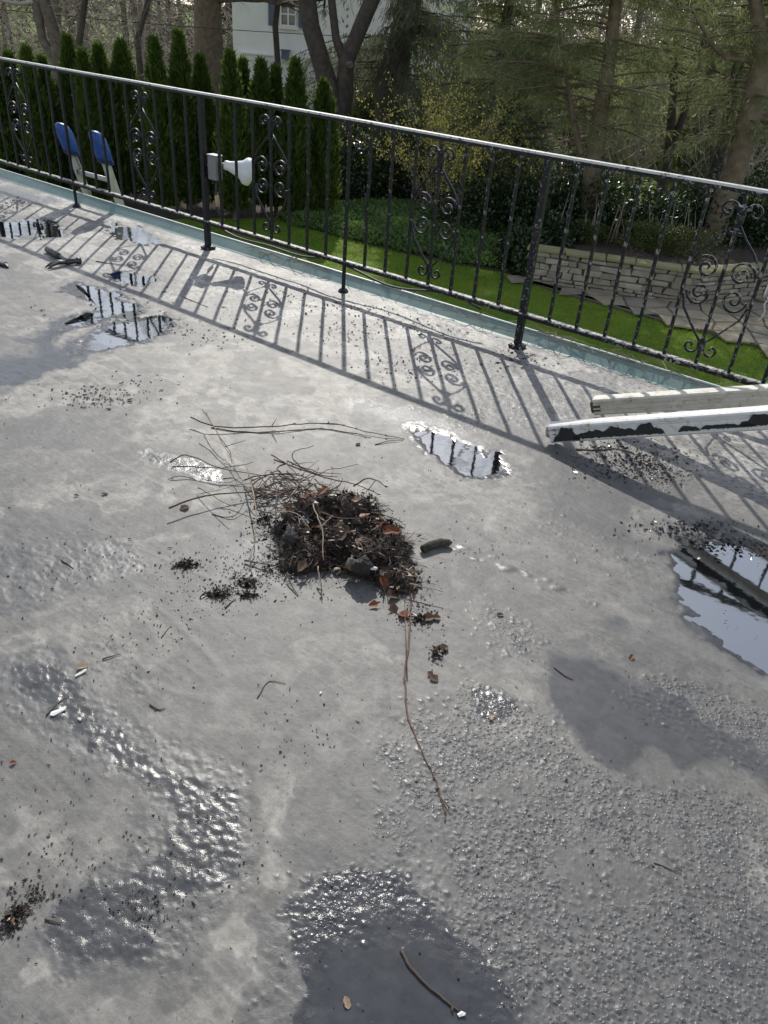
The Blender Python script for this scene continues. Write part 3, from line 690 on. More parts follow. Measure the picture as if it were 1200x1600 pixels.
MB().lathe([(0, -.028), (.022, -.02), (.033, .0), (.036, .03), (.0, .05)], t * .0, t, 9).build('dirt_plug', plain('pale dried dirt', (.36, .34, .31), (.16, .13, .10), 60, .9, 0, .004, 60), pip)
# a trestle out of view to the right carries the pipes' high ends
qx = p0 + pd_ * 1.8; qz = qx[2] - .05
tr_ = empty('sawhorse', (qx[0], qx[1] + .15, 0), 'wooden sawhorse holding up the high ends of the pipes', 'sawhorse')
M_WOOD = plain('weathered timber', (.30, .22, .14), (.22, .16, .10), 12, .8, 0, .002, 40)
MB().box((0, 0, qz - .04), (.09, .9, .08)).build('beam', M_WOOD, tr_, bevel=.004)
for sy in (-.38, .38):
    for sx in (-1, 1): MB().tube([(sx * .25, sy, .0), (sx * .03, sy, qz - .05)], .028, 4).build('leg', M_WOOD, tr_)
# ------------------------------------------------------------------ garden ground
def lawn_material():
    t = NT('mossy lawn'); co = t.coord()
    n1 = t.noise(.55, 4, .6, co); n2 = t.noise(3.5, 5, .65, co); n3 = t.noise(40, 3, .7, co)
    col = t.mix(t.ramp(n1, [(.35, 0.0), (.65, 1.0)]), (.10, .205, .016), (.17, .28, .022))
    col = t.mix(t.ramp(n2, [(.46, 0.0), (.68, .9)]), col, (.24, .26, .03))
    col = t.mix(t.ramp(n3, [(.4, 0.0), (.7, .5)]), col, (.02, .05, .008))
    return t.done(t.bsdf(col, .85, 0, .2, t.bump(t.noise(60, 3, .7, co), .03)))
k = 60; gx = np.concatenate([[-400, -150, -60], np.linspace(-30, 30, k), [60, 150, 400]]); gy = np.concatenate([[-60, -10], np.linspace(2, 60, k), [90, 200, 600]])
GX, GY = np.meshgrid(gx, gy); GZ = ZG + .05 * (fbm(GX * .4, GY * .4, 3, 5) - .5)
ii = np.arange(GX.size).reshape(GX.shape); Fq = np.stack([ii[:-1, :-1], ii[:-1, 1:], ii[1:, 1:], ii[1:, :-1]], -1).reshape(-1, 4)
lawn = tag(obj('lawn', smooth(np_mesh('lawn', np.stack([GX, GY, GZ], -1), Fq)), lawn_material()), kind='structure')
M_SOIL = plain('dark mulch', (.035, .024, .017), (.06, .042, .03), 6, .95, 0, .03, 9)
def flat(name, pts, z, mat, thick=.12):
    P = [np.array([p[0], p[1], z]) for p in pts]; k = len(P)
    return MB().add(P + [p - [0, 0, thick] for p in P], [tuple(range(k))] + [(i, k + i, k + (i + 1) % k, (i + 1) % k) for i in range(k)]).build(name, mat)
def gg(x, y): return gp(x, y, ZG)[:2]
tag(flat('mulch_bed', [(-30, 22.2), (-20, 19.6), gg(40, 312), gg(200, 346), gg(300, 341), gg(440, 340), gg(520, 352), (-1.5, 24), (-30, 26)], ZG + .04, M_SOIL), kind='structure')
tag(flat('planting_bed', [gg(440, 342), gg(500, 362), gg(600, 388), gg(700, 411), gg(780, 424), gg(812, 420), (2.5, 16.2), (9, 17), (16, 18), (16, 25), (-2, 25)], ZG + .03, M_SOIL), kind='structure')

# ------------------------------------------------------------------ plants: helpers
def blades(C, D, L, W, seed=0, roll=None):
    """one pointed leaf (4 corners) per row: from C along D, length L, width W"""
    rg = np.random.default_rng(seed); n = len(C); D = D / (np.linalg.norm(D, axis=1)[:, None] + 1e-9)
    a = rg.standard_normal((n, 3)); S = np.cross(D, a); S /= np.linalg.norm(S, axis=1)[:, None] + 1e-9
    L = np.broadcast_to(L, n)[:, None]; W = np.broadcast_to(W, n)[:, None]
    V = np.stack([C, C + D * L * .45 + S * W * .5, C + D * L, C + D * L * .45 - S * W * .5], 1).reshape(-1, 3)
    return V, np.arange(4 * n).reshape(n, 4)
def unit(n, rg):
    d = rg.standard_normal((n, 3)); return d / np.linalg.norm(d, axis=1)[:, None]
def leaf_obj(name, C, D, L, W, mat, parent, seed=0):
    V, F = blades(C, D, L, W, seed); return obj(name, np_mesh(name, V, F), mat, parent)
def wood(name, bark, paths, parent, sm=True):
    mb = MB()
    for P, R, s in paths: mb.tube(P, R, s, cap=False)
    return mb.build(name, bark, parent, sm=sm)
def grow(p, d, L, r, depth, rg, out, gravity=.0, spread=.6, k=5, kids=(2, 4), tips=None, shrink=.68):
    p = np.array(p, float); d = np.array(d, float) / np.linalg.norm(d); P = [p.copy()]
    for i in range(k):
        d = d + rg.standard_normal(3) * .13 + np.array([0, 0, gravity]); d /= np.linalg.norm(d); p = p + d * L / k; P.append(p.copy())
    rr = np.linspace(r, r * .55, k + 1)
    out.append((P, rr, 6 if r > .05 else (4 if r > .015 else 3)))
    if depth == 0:
        if tips is not None: tips.append((p, d))
        return
    for j in range(rg.integers(*kids) + 1):
        f = rg.uniform(.35, 1.0) if j else 1.0; q = P[min(k, int(f * k))]
        a = rg.standard_normal(3); nd = d + spread * a / np.linalg.norm(a) * rg.uniform(.6, 1.3); nd[2] = nd[2] * .8 + .12
        grow(q, nd, L * shrink * rg.uniform(.75, 1.15), r * .55 * rg.uniform(.8, 1.1), depth - 1, rg, out, gravity, spread, max(3, k - 1), kids, tips, shrink)
M_BARK = plain('grey-brown bark', (.10, .078, .06), (.17, .14, .115), 7, .9, 0, .02, 14)
M_BARKD = plain('dark bark', (.05, .039, .031), (.09, .073, .06), 7, .9, 0, .02, 14)
M_BARKR = plain('reddish bark', (.125, .09, .06), (.20, .155, .105), 6, .9, 0, .02, 12)
M_TWIG = plain('pale twigs', (.26, .22, .19), (.40, .35, .31), 2, .7)
M_TWIGP = plain('pinkish twigs', (.28, .21, .185), (.42, .335, .30), 2, .7)
M_ARB = leafy('arborvitae green', (.028, .058, .012), (.10, .145, .028), 1.2, .5)
M_PINE = leafy('pine green', (.09, .115, .05), (.23, .25, .11), .8, .55)
M_SPRUCE = leafy('spruce green', (.06, .072, .046), (.16, .17, .105), .8, .5)
M_HEDGE = leafy('glossy dark leaves', (.010, .026, .008), (.032, .058, .016), 1.5, .22, .28, spec=.6)
M_YELLOW = leafy('yellow blossom', (.38, .33, .06), (.66, .58, .13), 2, .45)
M_IVY = leafy('ground cover green', (.06, .12, .032), (.15, .23, .07), 1.2, .3, .4)
M_BOX = leafy('clipped shrub green', (.030, .046, .010), (.08, .10, .022), 1.5, .3)
M_DRY = plain('dry stems', (.22, .17, .12), (.3, .25, .18), 3, .8)

# ------------------------------------------------------------------ arborvitae row
arb_me = []
for v_ in range(5):
    rg = np.random.default_rng(100 + v_); n = 5200
    hh = rg.random(n) ** .9; a = rg.uniform(0, 2 * math.pi, n)
    prof = np.minimum(1, (1 - hh) * 2.0) ** .75 * (.72 + .28 * np.minimum(1, hh * 6))
    lob = 1 + .24 * np.sin(a * 3 + v_ + hh * 9) + .16 * np.sin(a * 7 + hh * 23 + v_) + .10 * np.sin(hh * 47 + a * 2)
    r = prof * lob * (rg.random(n) ** .35)
    C = np.stack([r * np.cos(a), r * np.sin(a), hh], 1)
    D = np.stack([np.cos(a) * .45, np.sin(a) * .45, np.full(n, 1.0)], 1) + .35 * rg.standard_normal((n, 3))
    arb_me.append((C, D, rg.uniform(.10, .22, n), rg.uniform(.03, .06, n)))
ARB = [(-12, 92, 320), (12, 88, 318), (38, 80, 318), (62, 96, 322), (98, 60, 326), (128, 84, 330), (152, 76, 332), (186, 70, 336), (236, 66, 338), (272, 52, 340), (312, 92, 340), (358, 86, 338), (377, 98, 334), (404, 100, 338), (425, 108, 334), (454, 98, 338), (505, 132, 342)]
order = sorted(range(len(ARB)))
names_ = ['first', 'second', 'third', 'fourth', 'fifth', 'sixth', 'seventh', 'eighth', 'ninth', 'tenth', 'eleventh', 'twelfth', 'thirteenth', 'fourteenth', 'fifteenth', 'sixteenth', 'seventeenth']
widths = [30, 34, 36, 28, 38, 32, 36, 52, 34, 38, 38, 36, 24, 40, 24, 38, 44]
for j, (tx, ty, by_) in enumerate(ARB):
    Yd = 19.2 + .5 * math.sin(j * 2.1) + (1.1 if widths[j] < 26 else 0); b = at(tx, by_, Yd); top = at(tx - (ty - by_) * 0, ty, Yd); hgt = top[2] - ZG
    C, D, L, W = arb_me[j % 5]; wd = widths[j] * Yd / F_PX * .54
    xb = at(tx, ty, Yd)[0] + (.02 * j % .1)
    lab = 'narrow conical evergreen, %s from the left in the row behind the railing' % names_[j - 1] if j else 'narrow conical evergreen cut off by the left edge'
    t_ = empty('arborvitae', (xb, Yd, ZG), lab, 'evergreen', 'conical evergreens in a row')
    leaf_obj('crown', C * [wd, wd, hgt - .15] + [0, 0, .15], D, L, W, M_ARB, t_, j)
    MB().tube([(0, 0, -.1), (.01, 0, hgt * .4), (0, 0, hgt * .8)], [.06, .045, .01], 6).build('trunk', M_BARK, t_)

# ------------------------------------------------------------------ trees
def trunk_tree(name, Y, stems, label, cat, bark, seed, depth=3, kids=(2, 4), L=2.2, spread=.55, ztop=9, base=None, twigm=None, group=None, nb=6, side=4):
    """stems: photo polylines with widths in photo pixels; each runs on upward past the frame"""
    rg = np.random.default_rng(seed); p0 = at(*stems[0][0][:2], Y); bx0 = p0[0] if base is None else base
    ro = empty(name, (bx0, Y, ZG), label, cat, group); o = np.array(ro.location); paths = []; tw = []
    for si, st in enumerate(stems):
        P = [at(a, b, Y) - o for a, b, w_ in st]; R = [w_ * Y / F_PX / 2 for a, b, w_ in st]
        if si == 0: P = [np.array([0, 0, -.15]), np.array([P[0][0] * .3, 0, .25])] + P; R = [R[0] * 1.5, R[0] * 1.15] + R
        d = P[-1] - P[-2]; d = d / np.linalg.norm(d); p = P[-1]; rr = R[-1]; n = nb; stp = (ztop - (p[2] + ZG)) / n
        if stp > 0:
            for i in range(n):
                d = d + rg.standard_normal(3) * .10 + np.array([0, 0, .08]); d /= np.linalg.norm(d); p = p + d * stp; rr *= .86; P.append(p); R.append(rr)
        # gentle bumps on the trunk line
        paths.append((P, R, 12))
        m = len(P); lo = max(2, m - n - 1)
        for i in range(lo, m):
            for q in range(side):
                a = rg.standard_normal(3); a[2] = abs(a[2]) * .6 + .15
                grow(P[i], a, L * rg.uniform(.6, 1.2) * (1 - .4 * (i - lo) / max(1, m - lo)), max(.012, R[i] * .35), depth, rg, tw, .01, spread, 5, kids)
    wood('trunk', bark, paths, ro); tag(wood('branches', twigm or bark, tw, ro), kind='stuff')
    return ro, paths
trunk_tree('bare_tree', 28, [[(96, 160, 22), (88, 62, 17), (69, 0, 16)], [(90, 100, 14), (67, 62, 12), (56, 0, 12)]], 'twin-stemmed bare tree leaning left behind the evergreen row', 'tree', M_BARK, 1, 4, (1, 3), twigm=M_TWIG, ztop=15, L=2.6, side=2)
trunk_tree('bare_tree', 27, [[(120, 160, 10), (123, 69, 9), (133, 0, 8)]], 'slender bare tree with pale twigs between two evergreen tips', 'tree', M_BARKD, 2, 3, twigm=M_TWIG, ztop=9, L=2.2)
trunk_tree('bare_tree', 33, [[(330, 180, 46), (326, 80, 40), (324, 0, 36)], [(318, 120, 12), (316, 0, 12)]], 'thick brown trunk of a bare tree left of the white house', 'tree', M_BARKR, 3, 3, ztop=12, L=2.6, twigm=M_BARK)
trunk_tree('bare_tree', 30, [[(222, 150, 9), (215, 60, 8), (232, 0, 7)]], 'thin bare tree with pale twigs left of the thick brown trunk', 'tree', M_BARKD, 31, 3, twigm=M_TWIG, ztop=9, L=2.6)
trunk_tree('bare_tree', 34, [[(437, 190, 8), (437, 140, 8), (430, 40, 8), (435, 0, 7)]], 'slim dark bare tree in front of the white house wall', 'tree', M_BARKD, 4, 2, ztop=7, L=1.8, nb=4, side=3)
vt, _ = trunk_tree('forked_tree', 25, [[(530, 300, 40), (529, 195, 36), (515, 140, 28), (497, 80, 25), (485, 40, 24), (480, 0, 24)], [(530, 200, 26), (538, 150, 24), (541, 95, 22), (560, 50, 20), (581, 0, 20)], [(540, 100, 14), (525, 60, 11), (518, 0, 10)]], 'large dark tree with a V-shaped fork in front of the white house', 'tree', M_BARKD, 5, 3, ztop=11, L=2.4, nb=5, side=2)
kn = at(549, 101, 25) - np.array(vt.location); MB().lathe([(0, .0), (.07, .0), (.10, .05), (.12, .2)], kn + [0, -.32, 0], (-.3, 1, 0), 10).build('branch_stub', M_BARK, vt)

def conifer(name, Y, stems, label, mat, bark, seed, z0, z1, limb=(1.2, 3.0), nl=80, per=22, nb=9, L=.16, W=.014, droop=.5, hang=.5, cat='tree', width_f=None, group=None):
    rg = np.random.default_rng(seed); p0 = at(*stems[0][0][:2], Y); ro = empty(name, (p0[0], Y, ZG), label, cat, group); o = np.array(ro.location)
    paths = []; Cs = []; Ds = []; limbs = []
    for si, st in enumerate(stems):
        P = [at(a, b, Y) - o for a, b, w_ in st]; R = [w_ * Y / F_PX / 2 for a, b, w_ in st]
        if si == 0: P = [np.array([0, 0, -.15])] + P; R = [R[0] * 1.35] + R
        d = P[-1] - P[-2]; d /= np.linalg.norm(d); p = P[-1]; rr = R[-1]; stp = (z1 - ZG - p[2]) / 6
        for i in range(6):
            d = d * .8 + np.array([0, 0, .2]) + rg.standard_normal(3) * .04; d /= np.linalg.norm(d); p = p + d * max(stp, .2); rr *= .8; P.append(p); R.append(rr)
        paths.append((P, R, 10)); P = np.array(P); zs = P[:, 2]; m = max(8, nl // len(stems))
        for j in range(m):
            zc = rg.uniform(z0, z1) - ZG; q = np.array([np.interp(zc, zs, P[:, 0]), np.interp(zc, zs, P[:, 1]), zc])
            a = rg.uniform(0, 2 * math.pi); f = 1 - .65 * (zc + ZG - z0) / (z1 - z0); ln = rg.uniform(*limb) * f
            pts = []; dd = np.array([math.cos(a), math.sin(a), .25]); qq = q.copy()
            for i in range(7): dd = dd + np.array([0, 0, -droop / 7]) + rg.standard_normal(3) * .06; dd /= np.linalg.norm(dd); pts.append(qq.copy()); qq = qq + dd * ln / 6
            pts = np.array(pts); limbs.append((pts, np.linspace(.028, .006, 7), 4))
            tt_ = np.sort(rg.uniform(.15, 1, per)); c = np.stack([np.interp(tt_, np.linspace(0, 1, 7), pts[:, i]) for i in range(3)], 1)
            sdv = rg.standard_normal((per, 3)) * [.8, .8, .25]; sub = rg.uniform(.15, .55, per)[:, None] * (1.2 - .6 * tt_[:, None])
            for k_ in range(nb):
                fr = (k_ + .5) / nb; Cs.append(c + sdv * sub * fr + np.array([0, 0, -hang * .35]) * fr * fr * sub * 2 + rg.standard_normal((per, 3)) * .05)
                Ds.append(sdv * .5 + dd * .5 + np.array([0, 0, -hang]) + .55 * rg.standard_normal((per, 3)))
    C = np.concatenate(Cs); D = np.concatenate(Ds); n = len(C)
    wood('trunk', bark, paths, ro); tag(wood('limbs', bark, limbs, ro), kind='stuff')
    leaf_obj('crown', C, D, rg.uniform(.6, 1.3, n) * L, rg.uniform(.7, 1.4, n) * W, mat, ro, seed)
    return ro
conifer('spruce_tree', 28, [[(606, 300, 52), (610, 130, 44), (628, 60, 36), (640, 0, 32)]], 'dark spruce with drooping branches and a thick trunk right of the forked tree', M_SPRUCE, M_BARKD, 51, -.6, 9.5, (2.2, 4.6), 210, 26, 9, .26, .022, .9, 1.1)
conifer('pine_tree', 24, [[(762, 300, 18), (780, 110, 15), (796, 0, 13)]], 'slim pine with hazy needles above the forsythia', M_PINE, M_BARKD, 52, -1.5, 6.0, (1.4, 3.2), 165, 22, 9, .22, .017, .6, .5)
conifer('pine_tree', 19.1, [[(914, 392, 26), (922, 300, 26), (935, 200, 24), (952, 90, 18), (962, 0, 15)], [(908, 240, 9), (896, 190, 8), (890, 150, 6)]], 'reddish-trunked pine rising behind the low stone wall', M_PINE, M_BARKR, 53, -.35, 5.2, (1.3, 3.0), 180, 22, 10, .20, .014, .5, .55)
conifer('pine_tree', 26, [[(1042, 262, 14), (1048, 200, 12), (1053, 124, 10), (1060, 0, 9)], [(1045, 240, 11), (1062, 195, 10), (1078, 152, 9), (1100, 60, 7)]], 'two-stemmed small pine splitting low beyond the hedge', M_PINE, M_BARKD, 54, -.2, 6.5, (1.4, 3.0), 115, 20, 9, .22, .018, .5, .6)
conifer('pine_tree', 23, [[(1126, 240, 16), (1145, 150, 15), (1160, 66, 14), (1178, 0, 12)]], 'dark leaning pine between the two-stemmed pine and the right edge', M_PINE, M_BARKD, 55, -.1, 6, (1.3, 2.8), 105, 20, 9, .22, .016, .5, .5)
conifer('pine_tree', 18.4, [[(1102, 412, 36), (1120, 350, 34), (1150, 260, 32), (1172, 180, 30), (1190, 96, 28), (1183, 20, 17), (1180, 0, 16)], [(1190, 100, 20), (1208, 50, 18), (1215, 0, 16)], [(1186, 100, 10), (1165, 92, 10), (1135, 90, 7), (1115, 72, 5)], [(1165, 195, 9), (1185, 182, 9), (1210, 200, 8)]], 'big brown leaning trunk with forked limbs at the right edge', M_PINE, M_BARKR, 56, -.2, 5.0, (1.0, 2.6), 100, 20, 9, .2, .014, .6, .6)
trunk_tree('bare_tree', 22, [[(1230, 300, 20), (1240, 100, 18), (1235, 0, 16)]], 'tall bare tree just past the right edge', 'tree', M_BARKD, 61, 4, (1, 3), ztop=21, L=3.4, nb=9, side=2, twigm=M_BARKD)
for q_, (px_, Y_, sd) in enumerate(((860, 33, 62), (990, 36, 63))):
    trunk_tree('bare_tree', Y_, [[(px_, 190, 10), (px_ + 4, 60, 9), (px_ + 14, 0, 8)]], ('grey bare tree far behind the pine with the reddish trunk', 'grey bare tree far behind the bright patch of lawn')[q_], 'tree', M_BARK, sd, 3, ztop=12, L=2.8, twigm=M_TWIG)

trunk_tree('bare_tree', 25, [[(1120, 300, 14), (1112, 120, 12), (1100, 0, 11)]], 'tall grey bare tree seen through the pines at the right', 'tree', M_BARK, 64, 4, (1, 3), ztop=23, L=3.8, nb=9, side=3, twigm=M_BARK)
conifer('juniper', 21.3, [[(806, 340, 12), (808, 240, 9), (812, 160, 6)]], 'soft grey-green juniper right of the forsythia', leafy('juniper green', (.07, .10, .06), (.17, .21, .13), .8, .5), M_BARKD, 57, -2.5, 1.0, (.8, 1.7), 130, 22, 9, .15, .016, .2, .1, cat='shrub')
trunk_tree('bare_tree', 23, [[(1400, 300, 16), (1405, 120, 14), (1400, 0, 13)]], 'tall bare tree well past the right edge, seen mirrored in the right-hand puddle', 'tree', M_BARKD, 65, 4, (1, 3), ztop=21, L=3.8, nb=9, side=3, twigm=M_BARKD)
# ------------------------------------------------------------------ forsythia
rg = np.random.default_rng(77); fo = empty('forsythia_bush', (.7, 20.3, ZG), 'loose bush of thin stems dotted with yellow blossom in the middle of the garden', 'bush')
st_ = []; tips = []
for j in range(46):
    a = rg.uniform(0, 2 * math.pi); d = np.array([math.cos(a) * .5, math.sin(a) * .5, 1.0]); grow((.15 * math.cos(a), .15 * math.sin(a), 0), d, rg.uniform(1.3, 2.0), .012, 2, rg, st_, -.02, .5, 6, (1, 3), tips, .72)
wood('stems', M_DRY, st_, fo)
pts = np.concatenate([np.array(P)[1:] for P, R, s in st_ if R[0] < .0115]); ix = rg.integers(0, len(pts), 5600)
C = pts[ix] + rg.standard_normal((5600, 3)) * .05
C = C[C[:, 2] > .8]
leaf_obj('blossom', C, unit(len(C), rg) + [0, 0, .3], rg.uniform(.035, .075, len(C)), .034, M_YELLOW, fo, 5)

# ------------------------------------------------------------------ dark hedge shrubs
def shrub(name, c, rx, ry, h, n, L, W, mat, label, cat, seed, group=None, flat_top=False, shell=.3):
    rg = np.random.default_rng(seed); ro = empty(name, (c[0], c[1], ZG if len(c) < 3 else c[2]), label, cat, group)
    d = unit(n, rg); d[:, 2] = np.abs(d[:, 2]); rr = rg.random(n) ** shell
    lob = 1 + .22 * np.sin(d[:, 0] * 6 + seed) * np.cos(d[:, 1] * 7 + seed * 2) + .12 * np.sin(d[:, 2] * 11 + d[:, 0] * 9)
    C = d * rr[:, None] * lob[:, None] * [rx, ry, h]
    if flat_top: C[:, 2] = h * np.minimum(C[:, 2] / h * 1.5, 1 + .05 * rg.standard_normal(n))
    C[:, 2] = np.maximum(C[:, 2], .02)
    leaf_obj('foliage', C, d * .6 + .8 * rg.standard_normal((n, 3)) + [0, 0, .2], rg.uniform(.7, 1.4, n) * L, rg.uniform(.7, 1.3, n) * W, mat, ro, seed)
    tw = []
    for j in range(7): grow((0, 0, 0), unit(1, rg)[0] * .6 + [0, 0, 1], h * .45, .02, 1, rg, tw, 0, .6, 4, (1, 3))
    wood('stems', M_BARKD, tw, ro)
    return ro
HEDGE = [(560, 285, 22.4, 1.3, 1.7, 'below the spruce left of the forsythia'), (640, 255, 23.2, 1.5, 2.0, 'directly behind the forsythia'), (765, 280, 19.6, 1.3, 1.8, 'right of the forsythia'), (840, 290, 18.9, 1.1, 1.55, 'left of the reddish pine trunk'), (900, 268, 19.8, 1.15, 1.9, 'behind the reddish pine trunk'), (965, 255, 18.9, 1.1, 1.7, 'right of the reddish pine trunk'), (1035, 290, 18.6, 1.0, 1.4, 'below the bright patch of lawn'), (1095, 268, 19.4, 1.1, 1.7, 'left of the big leaning trunk'), (1165, 262, 18.9, 1.15, 1.9, 'right of the big leaning trunk'), (1240, 255, 19.0, 1.3, 2.0, 'past the right edge'), (822, 365, 16.75, .55, .75, 'at the left end of the stone wall'), (870, 372, 17.3, .6, .9, 'just behind the left end of the stone wall')]
for j, (px_, py_, Y_, rx_s, h_, wh) in enumerate(HEDGE):
    c = at(px_, py_, Y_); shrub('hedge_shrub', (c[0], Y_), rx_s, 1.0, h_, 5200, .11, .055, M_HEDGE, 'dark glossy evergreen shrub ' + wh, 'shrub', 200 + j, 'dark shrubs behind the lawn', shell=.38)
for j, (px_, Y_, rx_s, h_, wh) in enumerate(((1000, 17.1, .8, .46, 'middle one of the three'), (1058, 16.8, .85, .46, 'right one of the three'), (905, 17.4, .6, .3, 'left one of the three'))):
    c = at(px_, 420, Y_); shrub('clipped_shrub', (c[0], Y_, ZG + .52), rx_s, .5, h_, 3200, .05, .022, M_BOX, 'low clipped olive-green shrub behind the stone wall, ' + wh, 'shrub', 230 + j, flat_top=True)
M_FARG = leafy('mid evergreen', (.08, .11, .035), (.21, .25, .08), .5, .55)
for j, (px_, py_, Y_, rx_s, h_, wh) in enumerate(((700, 200, 33, 2.2, 4.2, 'behind the forsythia'), (850, 200, 32, 2.0, 3.6, 'left of the bare tree behind the pines'), (930, 190, 34, 2.2, 4.0, 'behind the reddish pine trunk'), (1010, 190, 37, 2.4, 2.4, 'above the bright patch of lawn'), (1090, 200, 31, 1.4, 3.4, 'right of the bright patch of lawn'), (1150, 200, 33, 2.2, 4.2, 'behind the big leaning trunk'), (1230, 200, 31, 2.2, 4.2, 'at the far right'), (560, 200, 35, 2.0, 3.6, 'behind the forked tree'))):
    c = at(px_, py_, Y_); shrub('far_shrub', (c[0], Y_), rx_s, 1.6, h_, 4200, .26, .10, M_FARG, 'loose green shrub far back in the garden ' + wh, 'shrub', 260 + j, 'green shrubs far back', shell=.45)
for j, (px_, Y_, wh) in enumerate(((1000, 29, 'behind the dark shrubs near the reddish pine'), (1100, 30, 'between the two right-hand pines'), (890, 28, 'left of the reddish pine'), (1180, 28, 'behind the big leaning trunk'), (40, 30, 'behind the leftmost evergreens'), (180, 29, 'behind the middle of the evergreen row'), (270, 31, 'left of the thick brown trunk'))):
    c = at(px_, 200, Y_); rg = np.random.default_rng(300 + j); ro = empty('bare_shrub', (c[0], Y_, ZG), 'tangled bare shrub with pale brown twigs ' + wh, 'shrub', 'bare shrubs'); tw = []
    for q_ in range(26): grow((rg.normal(0, .5), rg.normal(0, .3), 0), rg.standard_normal(3) * [.5, .4, .1] + [0, 0, 1], rg.uniform(1.2, 2.4), .02, 3, rg, tw, .0, .7, 4, (1, 3), None, .75)
    tag(wood('stems', M_TWIG if j % 2 else M_TWIGP, tw, ro), kind='stuff')
# young dry stems standing behind the wall
rg = np.random.default_rng(5); dm = MB()
for j in range(26):
    px_ = rg.uniform(860, 1080); c = at(px_, 400, 17.2); h_ = rg.uniform(.4, 1.0); l_ = rg.normal(0, .12)
    dm.tube([(c[0], c[1], ZG + .5), (c[0] + l_ * .4, c[1], ZG + .5 + h_ * .5), (c[0] + l_, c[1] + .05, ZG + .5 + h_)], [.010, .008, .004], 4)
tag(dm.build('dry_stems', M_DRY), 'thin dry upright stems growing behind the stone wall', 'stems', kind='stuff')

# ------------------------------------------------------------------ ground cover
IVY = [gg(452, 352), gg(430, 340), gg(520, 326), gg(640, 322), gg(740, 340), gg(806, 378), gg(806, 412), gg(775, 422), gg(700, 410), gg(600, 388), gg(500, 362)]
P = np.array(IVY); rg = np.random.default_rng(9); c = rg.uniform(P.min(0), P.max(0), (60000, 2)); s = sdf(c[:, 0], c[:, 1], IVY); k_ = s + .25 * (fbm(c[:, 0] * 2, c[:, 1] * 2, 3, 3) - .5) > 0; c = c[k_]; s = s[k_]
zz = ZG + .05 + .16 * np.clip(s / .25, 0, 1) * (.55 + .8 * fbm(c[:, 0] * 1.8, c[:, 1] * 1.8, 3, 4)) * rg.random(len(c)) ** .4
n = len(c); V, F_ = blades(np.column_stack([c, zz]), unit(n, rg) * [1, 1, .5] + [0, 0, .45], rg.uniform(.07, .14, n), rg.uniform(.05, .08, n), 4)
tag(obj('ground_cover', np_mesh('ground_cover', V, F_), M_IVY), 'low leafy green ground cover beside the lawn', 'ground cover', kind='stuff')
# grass blades where the lawn is seen
rg = np.random.default_rng(19); LW = [gg(330, 352), gg(450, 348), gg(600, 390), gg(780, 430), gg(1000, 500), gg(1300, 575), gg(1300, 760), gg(900, 620), gg(500, 470), gg(200, 380)]
P = np.array(LW); c = rg.uniform(P.min(0), P.max(0), (52000, 2)); c = c[sdf(c[:, 0], c[:, 1], LW) > -.15]; n = len(c)
V, F_ = blades(np.column_stack([c, np.full(n, ZG - .02)]), unit(n, rg) * [.5, .5, .2] + [0, 0, 1], rg.uniform(.05, .09, n), rg.uniform(.008, .016, n), 3)
tag(obj('grass', np_mesh('grass', V, F_), leafy('grass blades', (.10, .20, .016), (.24, .33, .03), .6, .5)), 'short green grass of the lawn', 'grass', kind='stuff')

# ------------------------------------------------------------------ dry-stone wall with cap slabs, flagstone path
M_STONE = []
for q_ in range(4):
    b_ = (.34, .40, .28, .43)[q_]; M_STONE.append(plain('pale wall stone', (b_, b_ * .88, b_ * .70), (b_ * .66, b_ * .57, b_ * .45), 5, .85, 0, .008, 18))
M_CAP = plain('mossy cap slab', (.30, .26, .15), (.21, .21, .085), 3, .9, 0, .006, 14)
wl_ = empty('stone_wall', (2.39, 15.61, ZG), 'low dry-laid pale stone wall with mossy cap slabs beside the path', 'wall'); w0 = np.array(wl_.location)
WP = [np.array([2.39, 15.61]), np.array([5.61, 14.85]), np.array([7.2, 15.7]), np.array([10.5, 15.9])]
rg = np.random.default_rng(3); WH = .62
def rock(lx, ly, lz, rg):
    P = np.array([[a, b, c] for a in (-.5, .5) for b in (-.5, .5) for c in (-.5, .5)]) * [lx, ly, lz] + rg.uniform(-.16, .16, (8, 3)) * [min(lx, .25), .2 * ly, lz]
    return P
